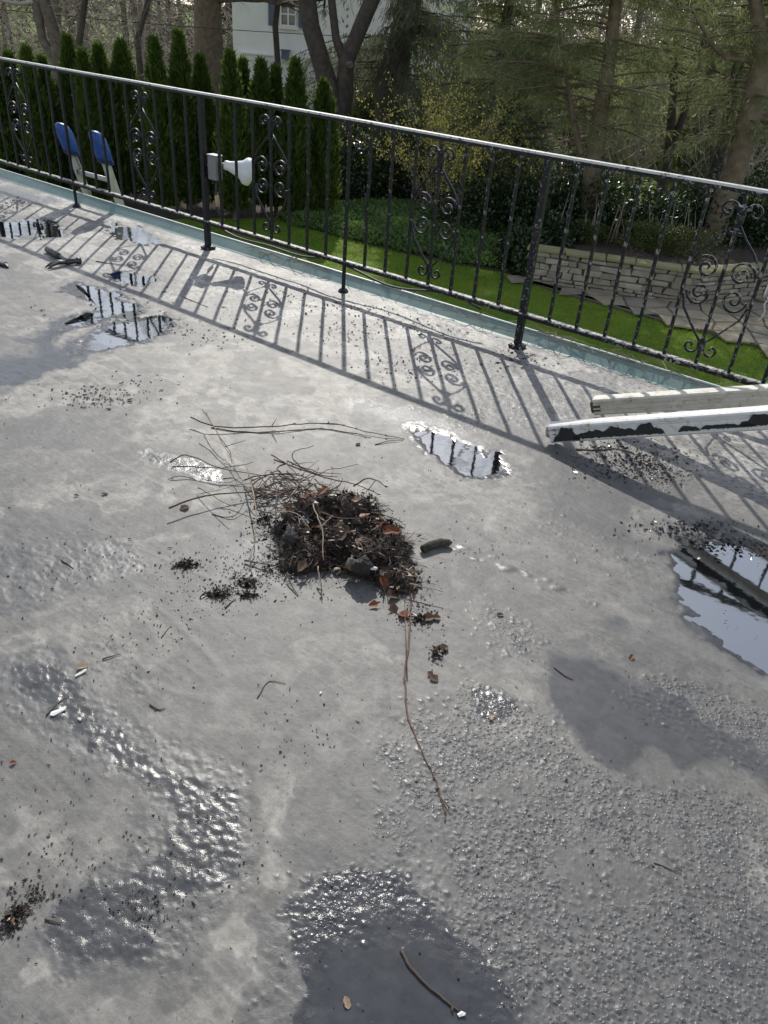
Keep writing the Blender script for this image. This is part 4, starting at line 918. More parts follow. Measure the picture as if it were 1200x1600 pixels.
for a, b in zip(WP[:-1], WP[1:]):
    L = np.linalg.norm(b - a); t2 = (b - a) / L; nn = np.array([t2[1], -t2[0]]); z_ = 0
    while z_ < WH - .03:
        h_ = min(rg.uniform(.075, .13), WH - z_); s_ = -rg.uniform(0, .1)
        while s_ < L:
            l_ = rg.uniform(.16, .46); e_ = min(s_ + l_, L); s0 = max(s_, 0)
            if e_ - s0 > .04:
                R = np.array([[t2[0], -nn[0], 0], [t2[1], -nn[1], 0], [0, 0, 1]]); c2 = a + t2 * (s0 + e_) / 2 - nn * (.15 - rg.uniform(-.015, .02))
                P = rock(e_ - s0 - .018, .3, h_ - .014, rg) @ R.T + np.array([c2[0], c2[1], ZG + z_ + h_ / 2]) - w0
                MB().add(P, [(0, 1, 3, 2), (4, 6, 7, 5), (0, 4, 5, 1), (2, 3, 7, 6), (0, 2, 6, 4), (1, 5, 7, 3)]).build('stone', M_STONE[rg.integers(4)], wl_, bevel=.013)
            s_ += l_
        z_ += h_
    core = MB().box(np.append((a + b) / 2 - nn * .17, ZG + WH / 2 - .02) - w0, (L - .05, .24, WH - .06), np.array([[t2[0], -nn[0], 0], [t2[1], -nn[1], 0], [0, 0, 1]])); core.build('wall_core', plain('packed rubble', (.13, .115, .09), None, 12, .95), wl_)
    s_ = -.03
    while s_ < L - .05:
        l_ = min(rg.uniform(.5, .95), L + .02 - s_); R = np.array([[t2[0], -nn[0], 0], [t2[1], -nn[1], 0], [0, 0, 1]]); c2 = a + t2 * (s_ + l_ / 2) - nn * .15
        P = rock(l_ - .012, .38, .055, rg); P = P * .45 + .55 * np.sign(P) * np.array([l_ - .012, .38, .055]) / 2; P = P @ R.T + np.array([c2[0], c2[1], ZG + WH + .03 + rg.uniform(-.004, .006)]) - w0
        MB().add(P, [(0, 1, 3, 2), (4, 6, 7, 5), (0, 4, 5, 1), (2, 3, 7, 6), (0, 2, 6, 4), (1, 5, 7, 3)]).build('cap_slab', M_CAP, wl_, bevel=.01)
        s_ += l_
tag(flat('raised_bed', [(2.95, 17.3), (2.6, 15.8), (5.6, 15.1), (7.1, 16.0), (10.5, 16.3), (16, 17), (16, 20), (3.2, 20)], ZG + .5, M_SOIL, .6), kind='structure')
path_b = [gg(792, 430), gg(818, 442), (5.6, 14.83), (7.2, 15.65), (10.5, 15.85), (10.5, 9.5), gg(1300, 585), gg(1200, 547), gg(1000, 494), gg(860, 455)]
path = tag(flat('path', path_b, ZG + .045, plain('path joints', (.13, .115, .085), (.09, .085, .05), 4, .9), .1), kind='structure')
M_FLAG = [plain('tan flagstone', c1, c2, 2.5, .85, 0, .004, 15) for c1, c2 in (((.34, .285, .20), (.24, .20, .14)), ((.28, .25, .19), (.2, .175, .135)), ((.40, .34, .23), (.28, .235, .16)))]
rg = np.random.default_rng(8); cs = .50; ni, nj = 20, 17; gxy = np.array([[[1.6 + i * cs, 9.4 + j * cs] for j in range(nj)] for i in range(ni)]) + rg.uniform(-.15, .15, (ni, nj, 2))
for i in range(ni - 1):
    for j in range(nj - 1):
        q = np.array([gxy[i, j], gxy[i + 1, j], gxy[i + 1, j + 1], gxy[i, j + 1]]); c = q.mean(0)
        if sdf(np.array([c[0]]), np.array([c[1]]), path_b)[0] < -.04: continue
        q = c + (q - c) * (1 - .035 / np.linalg.norm(q - c, axis=1))[:, None]; hz_ = ZG + .052 + rg.uniform(0, .012)
        MB().add([(a, b, hz_) for a, b in q] + [(a, b, hz_ - .03) for a, b in q], [(0, 1, 2, 3), (0, 4, 5, 1), (1, 5, 6, 2), (2, 6, 7, 3), (3, 7, 4, 0)]).build('flagstone', M_FLAG[rg.integers(3)], path)

# ------------------------------------------------------------------ white cast-metal garden chair
ch = empty('garden_chair', (*gp(1203, 512, ZG)[:2], ZG + .06), 'white ornate metal garden chair on the flagstones at the right edge', 'chair', rz=math.radians(200))
M_CHAIR = plain('white garden-chair paint', (.72, .72, .70), (.6, .6, .57), 12, .45)
MB().lathe([(0, .44), (.19, .44), (.21, .445), (.21, .46), (.19, .468), (0, .468)], (0, 0, 0), (0, 0, 1), 24).build('seat', M_CHAIR, ch)
for a in (.8, 2.34, 3.94, 5.48):
    c_, s_ = math.cos(a), math.sin(a); MB().tube([(c_ * .17, s_ * .17, .44), (c_ * .22, s_ * .22, .33), (c_ * .17, s_ * .17, .2), (c_ * .19, s_ * .19, .08), (c_ * .25, s_ * .25, 0)], [.016, .015, .012, .012, .016], 8).build('leg', M_CHAIR, ch, sm=True)
arc = [(.19 * math.cos(w), -.19 - .03 * math.sin(w), .45 + .43 * math.sin(w)) for w in np.linspace(0, math.pi, 17)]
MB().tube(arc, .015, 8).build('back_frame', M_CHAIR, ch, sm=True)
for x_ in (-.13, -.065, 0, .065, .13):
    zt = .45 + .43 * math.sqrt(max(0, 1 - (x_ / .19) ** 2)); MB().tube([(x_, -.19, .45), (x_ * 1.12 + .015, -.205, (zt + .45) / 2), (x_, -.22, zt)], .007, 6).build('back_bar', M_CHAIR, ch, sm=True)
for x_, z_ in ((-.095, .6), (-.03, .68), (.03, .68), (.095, .6)):
    MB().tube([(x_ + .035 * math.cos(w), -.205, z_ + .05 * math.sin(w)) for w in np.linspace(0, 2 * math.pi, 15)], .006, 6, cap=False).build('back_ring', M_CHAIR, ch, sm=True)

# ------------------------------------------------------------------ white house far behind
HY = 40.0
def hp(x, y, dy=0.0): return at(x, y, HY + dy)
M_HW = plain('white painted brick', (.88, .855, .80), (.82, .80, .75), 1.5, .8, 0, .01, 6)
M_TRIM = plain('white trim', (.82, .80, .76), (.76, .74, .70), 2, .6)
M_SHUT = plain('blue-grey shutter', (.10, .13, .18), (.12, .15, .20), 4, .6)
t = NT('window glass'); M_GLASS = t.done(t.bsdf((.03, .035, .04), .05, 0, .8))
xl = hp(364, 60)[0]; xr = xl + 10.5; zb = ZG - .3; zt_ = 6.2
hs = empty('white_house', ((xl + xr) / 2, HY, ZG), 'white house with garage doors and blue shutters behind the evergreen row', 'house'); h0 = np.array(hs.location)
def hbox(name, x0, x1, z0, z1, d0, d1, mat, parent=hs, bevel=0):
    return MB().box(np.array([(x0 + x1) / 2, HY + (d0 + d1) / 2, (z0 + z1) / 2]) - h0, (x1 - x0, d1 - d0, z1 - z0)).build(name, mat, parent, bevel=bevel)
hbox('wall', xl, xr, zb, zt_, 0, 8, M_HW)
rf = MB().add([np.array(q) - h0 for q in ((xl - .4, HY - .5, zt_), (xr + .4, HY - .5, zt_), (xr + .4, HY + 8.5, zt_), (xl - .4, HY + 8.5, zt_), (xl - .4, HY + 4, zt_ + 3), (xr + .4, HY + 4, zt_ + 3))], [(0, 1, 5, 4), (2, 3, 4, 5), (0, 4, 3), (1, 2, 5), (3, 2, 1, 0)]).build('roof', plain('slate roof', (.07, .07, .075), None, 3, .8), hs)
zd = hp(420, 96)[2]; gx0 = hp(386, 110)[0]
for q_ in range(2):
    a = gx0 + q_ * 2.55; b = a + 2.15; dr = hbox('garage_door', a, b, ZG, zd, -.05, .02, M_TRIM)
    for r_ in range(4):
        for c_ in range(4):
            pw = (b - a) / 4; ph = (zd - ZG) / 4
            hbox('door_panel', a + c_ * pw + .045, a + (c_ + 1) * pw - .045, ZG + r_ * ph + .05, ZG + (r_ + 1) * ph - .05, -.075, -.052, M_TRIM, dr, .01)
    hbox('door_frame', a - .12, a - .002, ZG, zd + .002, -.09, .02, M_HW); hbox('door_frame', b + .002, b + .12, ZG, zd + .002, -.09, .02, M_HW)
hbox('lintel', gx0 - .25, gx0 + 5.1, zd + .004, zd + .22, -.14, .02, M_TRIM); hbox('lintel_ledge', gx0 - .3, gx0 + 5.15, zd + .222, zd + .28, -.22, .02, M_TRIM)
lm = hp(447, 86); sl = hbox('wall_lamp', lm[0] - .16, lm[0] + .16, lm[2] - .16, lm[2] + .16, -.34, -.06, M_SHUT); hbox('lamp_cap', lm[0] - .2, lm[0] + .2, lm[2] + .162, lm[2] + .22, -.38, -.04, M_SHUT, sl)
wa_, wb_ = hp(439, 42), hp(462, 42); wz0 = hp(450, 40)[2]; wz1 = wz0 + 1.7
wi = hbox('window', wa_[0], wb_[0], wz0, wz1, -.012, .02, M_GLASS)
for f in (0, .5, 1): xx = wa_[0] + (wb_[0] - wa_[0]) * f; hbox('window_bar', xx - .03, xx + .03, wz0, wz1, -.06, -.014, M_TRIM, wi)
for f in (0, .25, .5, .75, 1): zz_ = wz0 + 1.7 * f; hbox('window_bar', wa_[0], wb_[0], zz_ - .025, zz_ + .025, -.055, -.013, M_TRIM, wi)
hbox('window_sill', wa_[0] - .15, wb_[0] + .15, wz0 - .14, wz0 - .03, -.16, .02, M_TRIM, wi)
for a in (wa_[0] - .55, wb_[0] + .12):
    s_ = hbox('shutter', a, a + .43, wz0 - .05, wz1, -.06, -.003, M_SHUT)
    for k_ in range(14): hbox('louvre', a + .05, a + .38, wz0 + .05 + k_ * .11, wz0 + .10 + k_ * .11, -.075, -.062, M_SHUT, s_)
w2a = hp(463, 0)[0] + 3.2
tag(flat('driveway', [(xl - 1, 30), (xr, 30), (xr, HY), (xl - 1, HY)], ZG + .07, plain('driveway asphalt', (.10, .105, .115), (.08, .085, .09), 3, .9), .1), kind='structure')

# overhead wires
for q_, (a, b, Yw, lb_) in enumerate((((-60, 8), (760, 64), 30, 'thin overhead wire crossing in front of the white house'), ((600, 53), (1300, 84), 29, 'thin overhead wire crossing behind the pines'))):
    A3 = at(*a, Yw); B3 = at(*b, Yw); pts = [A3 + (B3 - A3) * f + np.array([0, 0, -.5 * 4 * f * (1 - f) * .35]) for f in np.linspace(0, 1, 24)]
    tag(MB().tube(pts, .011, 5).build('overhead_wire', M_RUB), lb_, 'wire')

# ------------------------------------------------------------------ far woodland that closes the view
rg = np.random.default_rng(42); tw = MB()
for j in range(150):
    xx = rg.uniform(-48, 48); yy = rg.uniform(46, 78); h_ = rg.uniform(7, 13); l_ = rg.normal(0, .5)
    tw.tube([(xx, yy, ZG - .2), (xx + l_ * .5, yy, ZG + h_ * .5), (xx + l_, yy, ZG + h_)], [rg.uniform(.12, .3), .12, .03], 5, cap=False)
tag(tw.build('far_trunks', M_BARK), 'trunks of the bare woodland behind the gardens', 'woodland', kind='stuff')
n = 90000; c = np.column_stack([rg.uniform(-46, 46, n), rg.uniform(44, 80, n), ZG + 12 * rg.random(n) ** 1.1])
V, F_ = blades(c, unit(n, rg) * [1, 1, .6] + [0, 0, .5], rg.uniform(.8, 2.6, n), rg.uniform(.02, .05, n), 6)
tag(obj('far_twigs', np_mesh('far_twigs', V, F_), plain('pinkish far twigs', (.34, .26, .23), (.48, .40, .36), .3, .9)), 'pinkish-brown mass of bare twigs in the far woodland', 'woodland', kind='stuff')
n = 50000; cl = np.column_stack([rg.uniform(-50, 50, 44), rg.uniform(62, 86, 44), ZG + rg.uniform(1, 7, 44)]); k_ = rg.integers(0, 44, n)
c = cl[k_] + rg.standard_normal((n, 3)) * [1.7, 1.5, 1.9]; c[:, 2] = np.maximum(c[:, 2], ZG)
V, F_ = blades(c, unit(n, rg), rg.uniform(.3, .8, n), rg.uniform(.08, .2, n), 7)
tag(obj('far_evergreens', np_mesh('far_evergreens', V, F_), leafy('far evergreen', (.020, .032, .018), (.05, .065, .035), .2, .25)), 'dark evergreen growth among the far bare woodland', 'woodland', kind='stuff')
# ------------------------------------------------------------------ tools left on the roof
M_STEEL = plain('worn dark steel', (.05, .05, .055), (.10, .10, .105), 40, .38, .7)
M_GRIP = plain('black rubber grip', (.02, .02, .022), (.035, .035, .035), 40, .55)
ha, hb = gp(73, 389, .02), gp(108, 409, .02); hm = empty('hammer', (ha[0], ha[1], 0), 'claw hammer with a black grip lying beside the railing shadow', 'hammer'); o = np.array(hm.location)
d = (hb - ha); d /= np.linalg.norm(d); sd_ = np.array([-d[1], d[0], 0]); Lh = np.linalg.norm(hb - ha)
MB().tube([ha - o + d * f * Lh for f in (0, .03, .25, .45, .55, .6)], [.014, .021, .019, .022, .020, .014], 10).build('grip', M_GRIP, hm, sm=True)
MB().tube([ha - o + d * f * Lh for f in (.58, .8, 1.02)], [.013, .011, .013], 8).build('shaft', M_STEEL, hm, sm=True)
c = hb - o
MB().tube([c - sd_ * -.075, c + sd_ * .05, c + sd_ * .045, c + sd_ * .02, c - sd_ * .02], [.021, .021, .015, .018, .02], 10).build('striking_face', M_STEEL, hm, sm=True)
for q in (-1, 1): MB().tube([c - sd_ * .01 + d * q * .006, c - sd_ * .07 + d * q * .010 + [0, 0, .008], c - sd_ * .12 + d * q * .016 + d * .01 + [0, 0, .0], c - sd_ * .16 + d * q * .02 + d * .03 - [0, 0, .012]], [.014, .012, .009, .004], 6).build('claw', M_STEEL, hm, sm=True)
b0, b1 = gp(-60, 408, .012), gp(11, 412, .012); pb = empty('pry_bar', (b1[0], b1[1], 0), 'black steel bar whose tip reaches in at the left edge', 'bar'); o = np.array(pb.location)
MB().tube([b0 - o, (b0 + b1) / 2 - o, b1 - o], [.012, .011, .012], 6).build('shaft', M_STEEL, pb)
MB().tube([b1 - o - (b1 - b0) * .16, b1 - o + [.01, -.03, .0], b1 - o + [.03, -.05, -.006]], [.012, .011, .005], 6).build('tip', M_STEEL, pb)

# ------------------------------------------------------------------ debris pile raked up from the roof
M_TW = [plain('twig bark', c1, c2, 30, .75, 0, .0015, 80) for c1, c2 in (((.075, .045, .032), (.12, .075, .052)), ((.05, .036, .028), (.09, .065, .05)), ((.24, .17, .11), (.33, .25, .17)), ((.10, .05, .038), (.15, .085, .062)))]
M_LITT = NT('rotting leaf litter'); t = M_LITT; g_ = t.new('ShaderNodeNewGeometry')
colr = t.ramp(g_.outputs['Random Per Island'], [(.0, (.008, .006, .005)), (.45, (.022, .014, .010)), (.70, (.05, .029, .018)), (.88, (.11, .055, .030)), (.96, (.20, .13, .08)), (1.0, (.34, .26, .18))])
M_LITT = t.done(t.bsdf(colr, .45, 0, .5))
M_MOULD = plain('wet black leaf mould', (.010, .0075, .006), (.028, .019, .013), 60, .6, 0, .012, 90)
pile_c = gp(540, 860); pile = empty('debris_pile', (pile_c[0], pile_c[1], 0), 'heap of dark rotted leaves, grit and twigs in the middle of the roof', 'debris'); o = np.array(pile.location)
PB = [gp(x_, y_)[:2] - o[:2] for x_, y_ in ((432, 890), (428, 830), (440, 795), (490, 782), (555, 778), (590, 795), (600, 822), (640, 850), (655, 885), (652, 925), (620, 930), (570, 905), (525, 890), (480, 900))]
PBa = np.array(PB); lo, hi = PBa.min(0) - .06, PBa.max(0) + .06; gxp = np.arange(lo[0], hi[0], .0075); gyp = np.arange(lo[1], hi[1], .0075); PX, PY = np.meshgrid(gxp, gyp)
def pile_h(px_, py_):
    s = sdf(px_ + .10 * (fbm(px_ * 13, py_ * 13, 4, 5) - .5), py_ + .10 * (fbm(px_ * 13, py_ * 13, 4, 8) - .5), PB)
    return .080 * sst(-.02, .12, s) * (.15 + 1.5 * fbm(px_ * 12 + 3, py_ * 12, 4, 6) ** 1.3) + .028 * sst(-.01, .03, s) * (fbm(px_ * 45, py_ * 45, 3, 7) - .3)
PZ = pile_h(PX, PY); ii = np.arange(PX.size).reshape(PX.shape); Fq = np.stack([ii[:-1, :-1], ii[:-1, 1:], ii[1:, 1:], ii[1:, :-1]], -1).reshape(-1, 4)
keep = (PZ.ravel()[Fq] > .003).any(1); Fq = Fq[keep]; used, inv = np.unique(Fq, return_inverse=True)
mound = obj('mound', smooth(np_mesh('mound', np.stack([PX, PY, PZ - .004], -1).reshape(-1, 3)[used], inv.reshape(Fq.shape))), M_MOULD, pile)
rg = np.random.default_rng(12); n = 17000; c = rg.uniform(lo - .05, hi + .05, (n, 2)); hp_ = pile_h(c[:, 0], c[:, 1]); k_ = (hp_ > .004) | ((sdf(c[:, 0], c[:, 1], PB) > -.06 + .05 * rg.random(n)) & (rg.random(n) < .16 * sst(.4, .7, fbm(c[:, 0] * 16, c[:, 1] * 16, 3, 77))* 3)); hp_ = np.maximum(hp_, .001); c = c[k_]; hp_ = hp_[k_]; n = len(c)
big = rg.random(n) < .25
dv = unit(n, rg) * [1, 1, .5]; V, F_ = blades(np.column_stack([c, hp_ + rg.uniform(0, .012, n)]), dv, np.where(big, rg.uniform(.01, .03, n), rg.uniform(.012, .05, n)), np.where(big, rg.uniform(.006, .016, n), rg.uniform(.0012, .0028, n)), 8)
tag(obj('leaf_litter', np_mesh('leaf_litter', V, F_), M_LITT, pile), kind='stuff')
lt_ = MB()
for j in range(230):
    c2 = rg.uniform(lo, hi); h2 = pile_h(c2[:1], c2[1:])[0]
    if h2 < .006: continue
    a = rg.uniform(0, 2 * math.pi); l_ = rg.uniform(.02, .07); dz_ = rg.uniform(-.2, .25); b2 = rg.normal(0, .25)
    P = [np.array([c2[0] + l_ * f * math.cos(a + b2 * f), c2[1] + l_ * f * math.sin(a + b2 * f), 0]) for f in (0, .35, .7, 1)]
    for f, q in zip((0, .35, .7, 1), P): q[2] = max(pile_h(q[:1], q[1:2])[0], 0) + .006 + dz_ * l_ * f * (1 if dz_ > 0 else .3)
    lt_.tube(P, rg.uniform(.0008, .0021), 4)
t = NT('pile twigs'); gm = t.new('ShaderNodeNewGeometry')
tag(lt_.build('small_twigs', t.done(t.bsdf(t.ramp(gm.outputs['Random Per Island'], [(0, (.03, .02, .014)), (.5, (.09, .055, .036)), (.8, (.20, .14, .09)), (1, (.36, .28, .19))]), .7)), pile), kind='stuff')
def leaf_mesh(seed, L, W):
    rg = np.random.default_rng(seed); mb = MB(); P = []
    for i, f in enumerate(np.linspace(0, 1, 6)):
        w_ = W * math.sin(math.pi * min(1, f * .96 + .04)) ** .8 * (1 + .25 * rg.standard_normal()); zc = .10 * L * math.sin(f * 2.4 + seed)
        P += [(f * L, -w_, zc + .35 * w_), (f * L, 0, zc - .1 * w_), (f * L, w_, zc + .4 * w_)]
    zm = min(p[2] for p in P); P = [(a, b, c - zm) for a, b, c in P]
    return mb.add(P, [(3 * i + a, 3 * i + 3 + a, 3 * i + 4 + a, 3 * i + 1 + a) for i in range(5) for a in (0, 1)]).mesh('leaf')
M_LEAF = [leafy('dead leaf ' + n_, c1, c2, 30, .2, .6) for n_, c1, c2 in (('rust', (.12, .035, .014), (.22, .07, .03)), ('brown', (.07, .04, .025), (.13, .08, .05)), ('tan', (.30, .20, .12), (.42, .30, .2)), ('pinkish', (.42, .24, .17), (.5, .32, .24)))]
lm_ = [leaf_mesh(s, .055, .017) for s in range(5)]
for j, (x_, y_, k_, s_, rz_) in enumerate(((470, 792, 0, 1.0, .3), (478, 800, 0, .9, 2.0), (497, 785, 0, 1.1, 1.1), (558, 812, 3, .9, .4), (565, 818, 3, .7, 2.6), (592, 822, 0, 1.0, 1.5), (598, 830, 0, 1.1, .2), (610, 842, 0, .8, 4.0), (585, 855, 1, .9, 3.0), (548, 800, 2, .6, .0), (603, 905, 0, 1.0, 1.9), (606, 918, 1, 1.2, .9), (615, 928, 1, 1.0, 5.0), (595, 925, 0, .7, 3.6), (525, 815, 2, .5, .1), (452, 800, 1, 1, 2.2), (560, 858, 1, 1.1, 1.2), (640, 890, 1, .9, .5), (478, 870, 1, 1.0, 4.4), (520, 850, 1, 1.2, .6), (488, 830, 1, 1.0, 5.5))):
    p = gp(x_, y_, .05) - o; p[2] = pile_h(np.array([p[0]]), np.array([p[1]]))[0] + .008
    m = lm_[j % 5].copy(); m.materials.append(M_LEAF[k_]); q = obj('leaf', m, None, pile); q.location = p; q.rotation_euler = (rg.uniform(-.5, .5), rg.uniform(-.4, .4), rz_); q.scale = (s_,) * 3
def lump(mat, name, c, r, seed, parent, sq=(1, 1, 1), amp=.25):
    rg = np.random.default_rng(seed); me = bpy.data.meshes.new(name); V = []; F = []; nu, nv = 14, 9
    for i in range(nv):
        ph = math.pi * i / (nv - 1)
        for k in range(nu):
            a = 2 * math.pi * k / nu; d = np.array([math.sin(ph) * math.cos(a), math.sin(ph) * math.sin(a), math.cos(ph)])
            w_ = 1 + amp * (fbm(np.array([d[0] * 2.2 + seed]), np.array([d[1] * 2.2 + d[2] * 3.1]), 3, seed)[0] - .5) * 2
            V.append(d * r * w_ * np.array(sq))
    F = [(i * nu + k, i * nu + (k + 1) % nu, (i + 1) * nu + (k + 1) % nu, (i + 1) * nu + k) for i in range(nv - 1) for k in range(nu)]
    q = MB().add(V, F).build(name, mat, parent, sm=True); q.location = c; return q
M_CLOD = plain('grey clod', (.21, .165, .12), (.10, .076, .055), 45, .95, 0, .012, 110)
p = gp(551, 882, .045) - o; lump(M_CLOD, 'clod', p, .023, 3, pile, (1, .9, .95), .3)
p = gp(567, 886, .05) - o; lump(M_MOULD, 'clod', p, .033, 5, pile, (1, .8, 1), .5)
p = gp(455, 835, .06) - o; lump(plain('dark curled bark', (.02, .017, .015), (.055, .047, .042), 60, .75, 0, .012, 110), 'bark_slab', p, .042, 7, pile, (.55, 1.0, .5), .7)
p = gp(478, 812, .07) - o; q = lump(plain('pale bluish scrap', (.45, .5, .56), None, 20, .5), 'scrap', p, .018, 8, pile, (1.2, .5, .25), .3)
p = gp(583, 888, .055) - o; lump(plain('white scrap', (.7, .7, .66), None, 20, .6), 'scrap', p, .010, 9, pile, (1.5, .7, .6), .3)
p = gp(527, 891, .012) - o; lump(plain('yellowish pebble', (.5, .42, .26), None, 20, .6), 'pebble', p, .012, 10, pile, (1.2, .8, .7), .3)

for j, (x_, y_, rx_, ry_, n, lb_) in enumerate(((291, 883, .036, .020, 170, 'small clump of black crumbs left of the heap'), (342, 929, .040, .022, 190, 'spread clump of black crumbs below and left of the heap'), (386, 911, .030, .022, 160, 'clump of black crumbs close to the lower left of the heap'), (387, 930, .018, .008, 70, 'narrow black crumb of mould under the clump nearest the heap'), (655, 968, .034, .014, 150, 'clump of brown litter caught on the long twig'), (683, 1021, .016, .014, 80, 'dark crumb of litter right of the long twig'), (412, 812, .030, .035, 150, 'dark fringe of litter on the left of the heap'), (20, 1438, .014, .034, 110, 'small clump of black grit at the lower left edge'))):
    g_ = gp(x_, y_); c = rg.standard_normal((n, 2)) * [rx_ * .5, ry_ * .5]; c[:, 1] += .2 * c[:, 0]; hh = .012 * np.exp(-((c[:, 0] / rx_) ** 2 + (c[:, 1] / ry_) ** 2) * 2) * rg.random(n) + .001
    V, F_ = blades(np.column_stack([c, hh]), unit(n, rg) * [1, 1, .35], rg.uniform(.006, .022, n), rg.uniform(.003, .009, n), 20 + j)
    q = obj('litter_clump', np_mesh('litter_clump', V, F_), M_LITT); q.location = (g_[0], g_[1], 0); tag(q, lb_, 'debris', kind='stuff')
# ------------------------------------------------------------------ twigs
def twig(px, label, r, mat, hgt=None, buds=0, seed=0, cat='twig', group=None, name='twig', side=None):
    rg = np.random.default_rng(seed); k = len(px); hgt = hgt or [0] * k
    P = np.array([gp(a, b, r * .9 + h) for (a, b), h in zip(px, hgt)])
    # finer, slightly kinked
    tq = np.linspace(0, k - 1, (k - 1) * 4 + 1); Q = np.stack([np.interp(tq, np.arange(k), P[:, i]) for i in range(3)], 1)
    Ls = np.linalg.norm(P[-1] - P[0]); Ls = np.linalg.norm(np.diff(Q, axis=0), axis=1).mean(); Q[1:-1] += rg.standard_normal((len(Q) - 2, 3)) * [.10 * Ls, .10 * Ls, .04 * Ls]; 
    for _ in range(3): Q[1:-1] = .25 * Q[:-2] + .5 * Q[1:-1] + .25 * Q[2:]
    Q[1:-1] += rg.standard_normal((len(Q) - 2, 3)) * .05 * Ls; Q[:, 2] = np.maximum(Q[:, 2], r * .8)
    ro = empty(name, (Q[0][0], Q[0][1], 0), label, cat, group); o_ = np.array(ro.location); Q = Q - o_
    MB().tube(Q, np.linspace(r, r * .45, len(Q)), 6).build('stem', mat, ro, sm=True)
    for j in range(buds):
        i = rg.integers(1, len(Q)); d_ = Q[i] - Q[i - 1]; d_ /= np.linalg.norm(d_); s_ = rg.standard_normal(3); s_[2] = abs(s_[2]) * .5; d2 = d_ * .8 + .7 * s_ / np.linalg.norm(s_)
        bl_ = r * rg.uniform(2.2, 4.5); MB().tube([Q[i], Q[i] + d2 * bl_ * .6, Q[i] + d2 * bl_], [r * .55, r * .7, r * .15], 5).build('bud', mat, ro)
    for sd2 in side or []:
        P2 = np.array([gp(a, b, r * .6 + h) for a, b, h in sd2]) - o_
        MB().tube(P2, np.linspace(r * .7, r * .35, len(P2)), 5).build('side_shoot', mat, ro, sm=True)
    return ro
twig([(643, 925), (641, 985), (633, 1050), (632, 1090), (640, 1132), (660, 1176), (680, 1216), (689, 1246), (696, 1276)], 'long reddish twig trailing from the heap towards the viewer', .0029, M_TW[3], buds=16, seed=1, side=[[(689, 1246, .002), (702, 1262, .006)], [(636, 1060, .002), (632, 935, .006)]])
twig([(298, 652), (330, 668), (400, 668), (455, 664), (512, 659), (570, 674), (632, 686)], 'long thin budded twig lying beyond the heap, topmost of all', .0032, M_TW[1], buds=16, seed=2, hgt=[.03, .02, .01, .012, .015, .01, 0], side=[[(424, 667, .01), (432, 654, .03)], [(500, 662, .01), (540, 664, .02)], [(586, 695, 0), (606, 689, .004), (630, 688, .002)]])
twig([(330, 668), (380, 675), (430, 677), (500, 668), (540, 676), (580, 684)], 'thin twig running just below the topmost budded twig', .0024, M_TW[1], buds=8, seed=3, side=[[(425, 676, .004), (432, 690, .001)]])
twig([(316, 639), (330, 660), (345, 688), (362, 715), (372, 742)], 'pale thin twig rising from the tangle to the upper left', .0026, M_TW[2], hgt=[.09, .07, .05, .03, .02], seed=4)
twig([(322, 645), (345, 685), (358, 700), (363, 725)], 'dark thin twig beside the pale one at the upper left of the tangle', .0024, M_TW[1], hgt=[.06, .05, .03, .02], seed=5, side=[[(352, 698, .04), (370, 692, .06), (384, 688, .06)]])
twig([(264, 794), (300, 779), (340, 772), (390, 768), (430, 772)], 'dark twig sticking out of the tangle to the left with a dead leaf on it', .0036, M_TW[0], hgt=[.03, .035, .03, .02, .02], buds=4, seed=6)
twig([(428, 718), (470, 734), (520, 748), (560, 757), (590, 772)], 'reddish twig arching from the tangle to the right', .003, M_TW[0], hgt=[.05, .05, .045, .03, .02], buds=7, seed=7)
twig([(552, 760), (572, 746), (590, 750), (604, 762)], 'hooked dark twig end above the heap', .003, M_TW[1], hgt=[.03, .06, .06, .04], buds=3, seed=8, side=[[(586, 751, .06), (578, 762, .05), (572, 768, .04)]])
twig([(266, 722), (284, 709), (310, 716), (340, 732), (380, 738), (420, 744)], 'curved dark twig crossing the small wet patch left of the heap', .0026, M_TW[1], hgt=[.04, .05, .05, .04, .03, .03], seed=9)
twig([(268, 730), (300, 728), (345, 732), (395, 722)], 'short dark twig beneath the curved one left of the heap', .0024, M_TW[0], hgt=[.03, .03, .04, .05], seed=10)
twig([(386, 728), (396, 770), (402, 812), (398, 846), (390, 872), (392, 890)], 'pale dry root hanging down the left side of the heap', .0028, M_TW[2], hgt=[.06, .06, .05, .03, .015, .002], seed=11)
twig([(574, 800), (600, 804), (622, 813), (633, 820)], 'thin twig arching out right of the heap', .0022, M_TW[0], hgt=[.04, .06, .05, .02], seed=12)
twig([(382, 876), (410, 881), (440, 884)], 'short black twig poking from the lower left of the heap', .0034, M_TW[1], hgt=[.004, .01, .015], seed=13)
twig([(449, 895), (455, 915), (466, 931)], 'bent dark twig end below the left of the heap', .003, M_TW[1], hgt=[.02, .006, 0], seed=14)
twig([(497, 885), (500, 910), (504, 936)], 'pale twig end hanging down from the middle of the heap', .0026, M_TW[2], hgt=[.04, .02, .0], seed=15)
twig([(640, 912), (665, 918), (692, 924)], 'pale twig with a tan leaf right below the heap', .0026, M_TW[2], hgt=[.03, .03, .03], seed=16)
twig([(418, 800), (455, 798), (470, 806), (485, 828)], 'pale curved root on top of the heap, left', .0024, M_TW[2], hgt=[.07, .10, .10, .09], seed=17)
twig([(488, 782), (493, 805), (505, 825), (504, 852), (506, 875)], 'pale root running down the middle of the heap', .0026, M_TW[2], hgt=[.10, .11, .10, .09, .08], seed=18)
twig([(500, 825), (520, 805)], 'short pale twig across the top of the heap', .0022, M_TW[2], hgt=[.10, .11], seed=19)
twig([(500, 800), (540, 812), (580, 808)], 'thin brown twig across the top of the heap', .0022, M_TW[0], hgt=[.11, .11, .10], seed=20)
rg = np.random.default_rng(33)
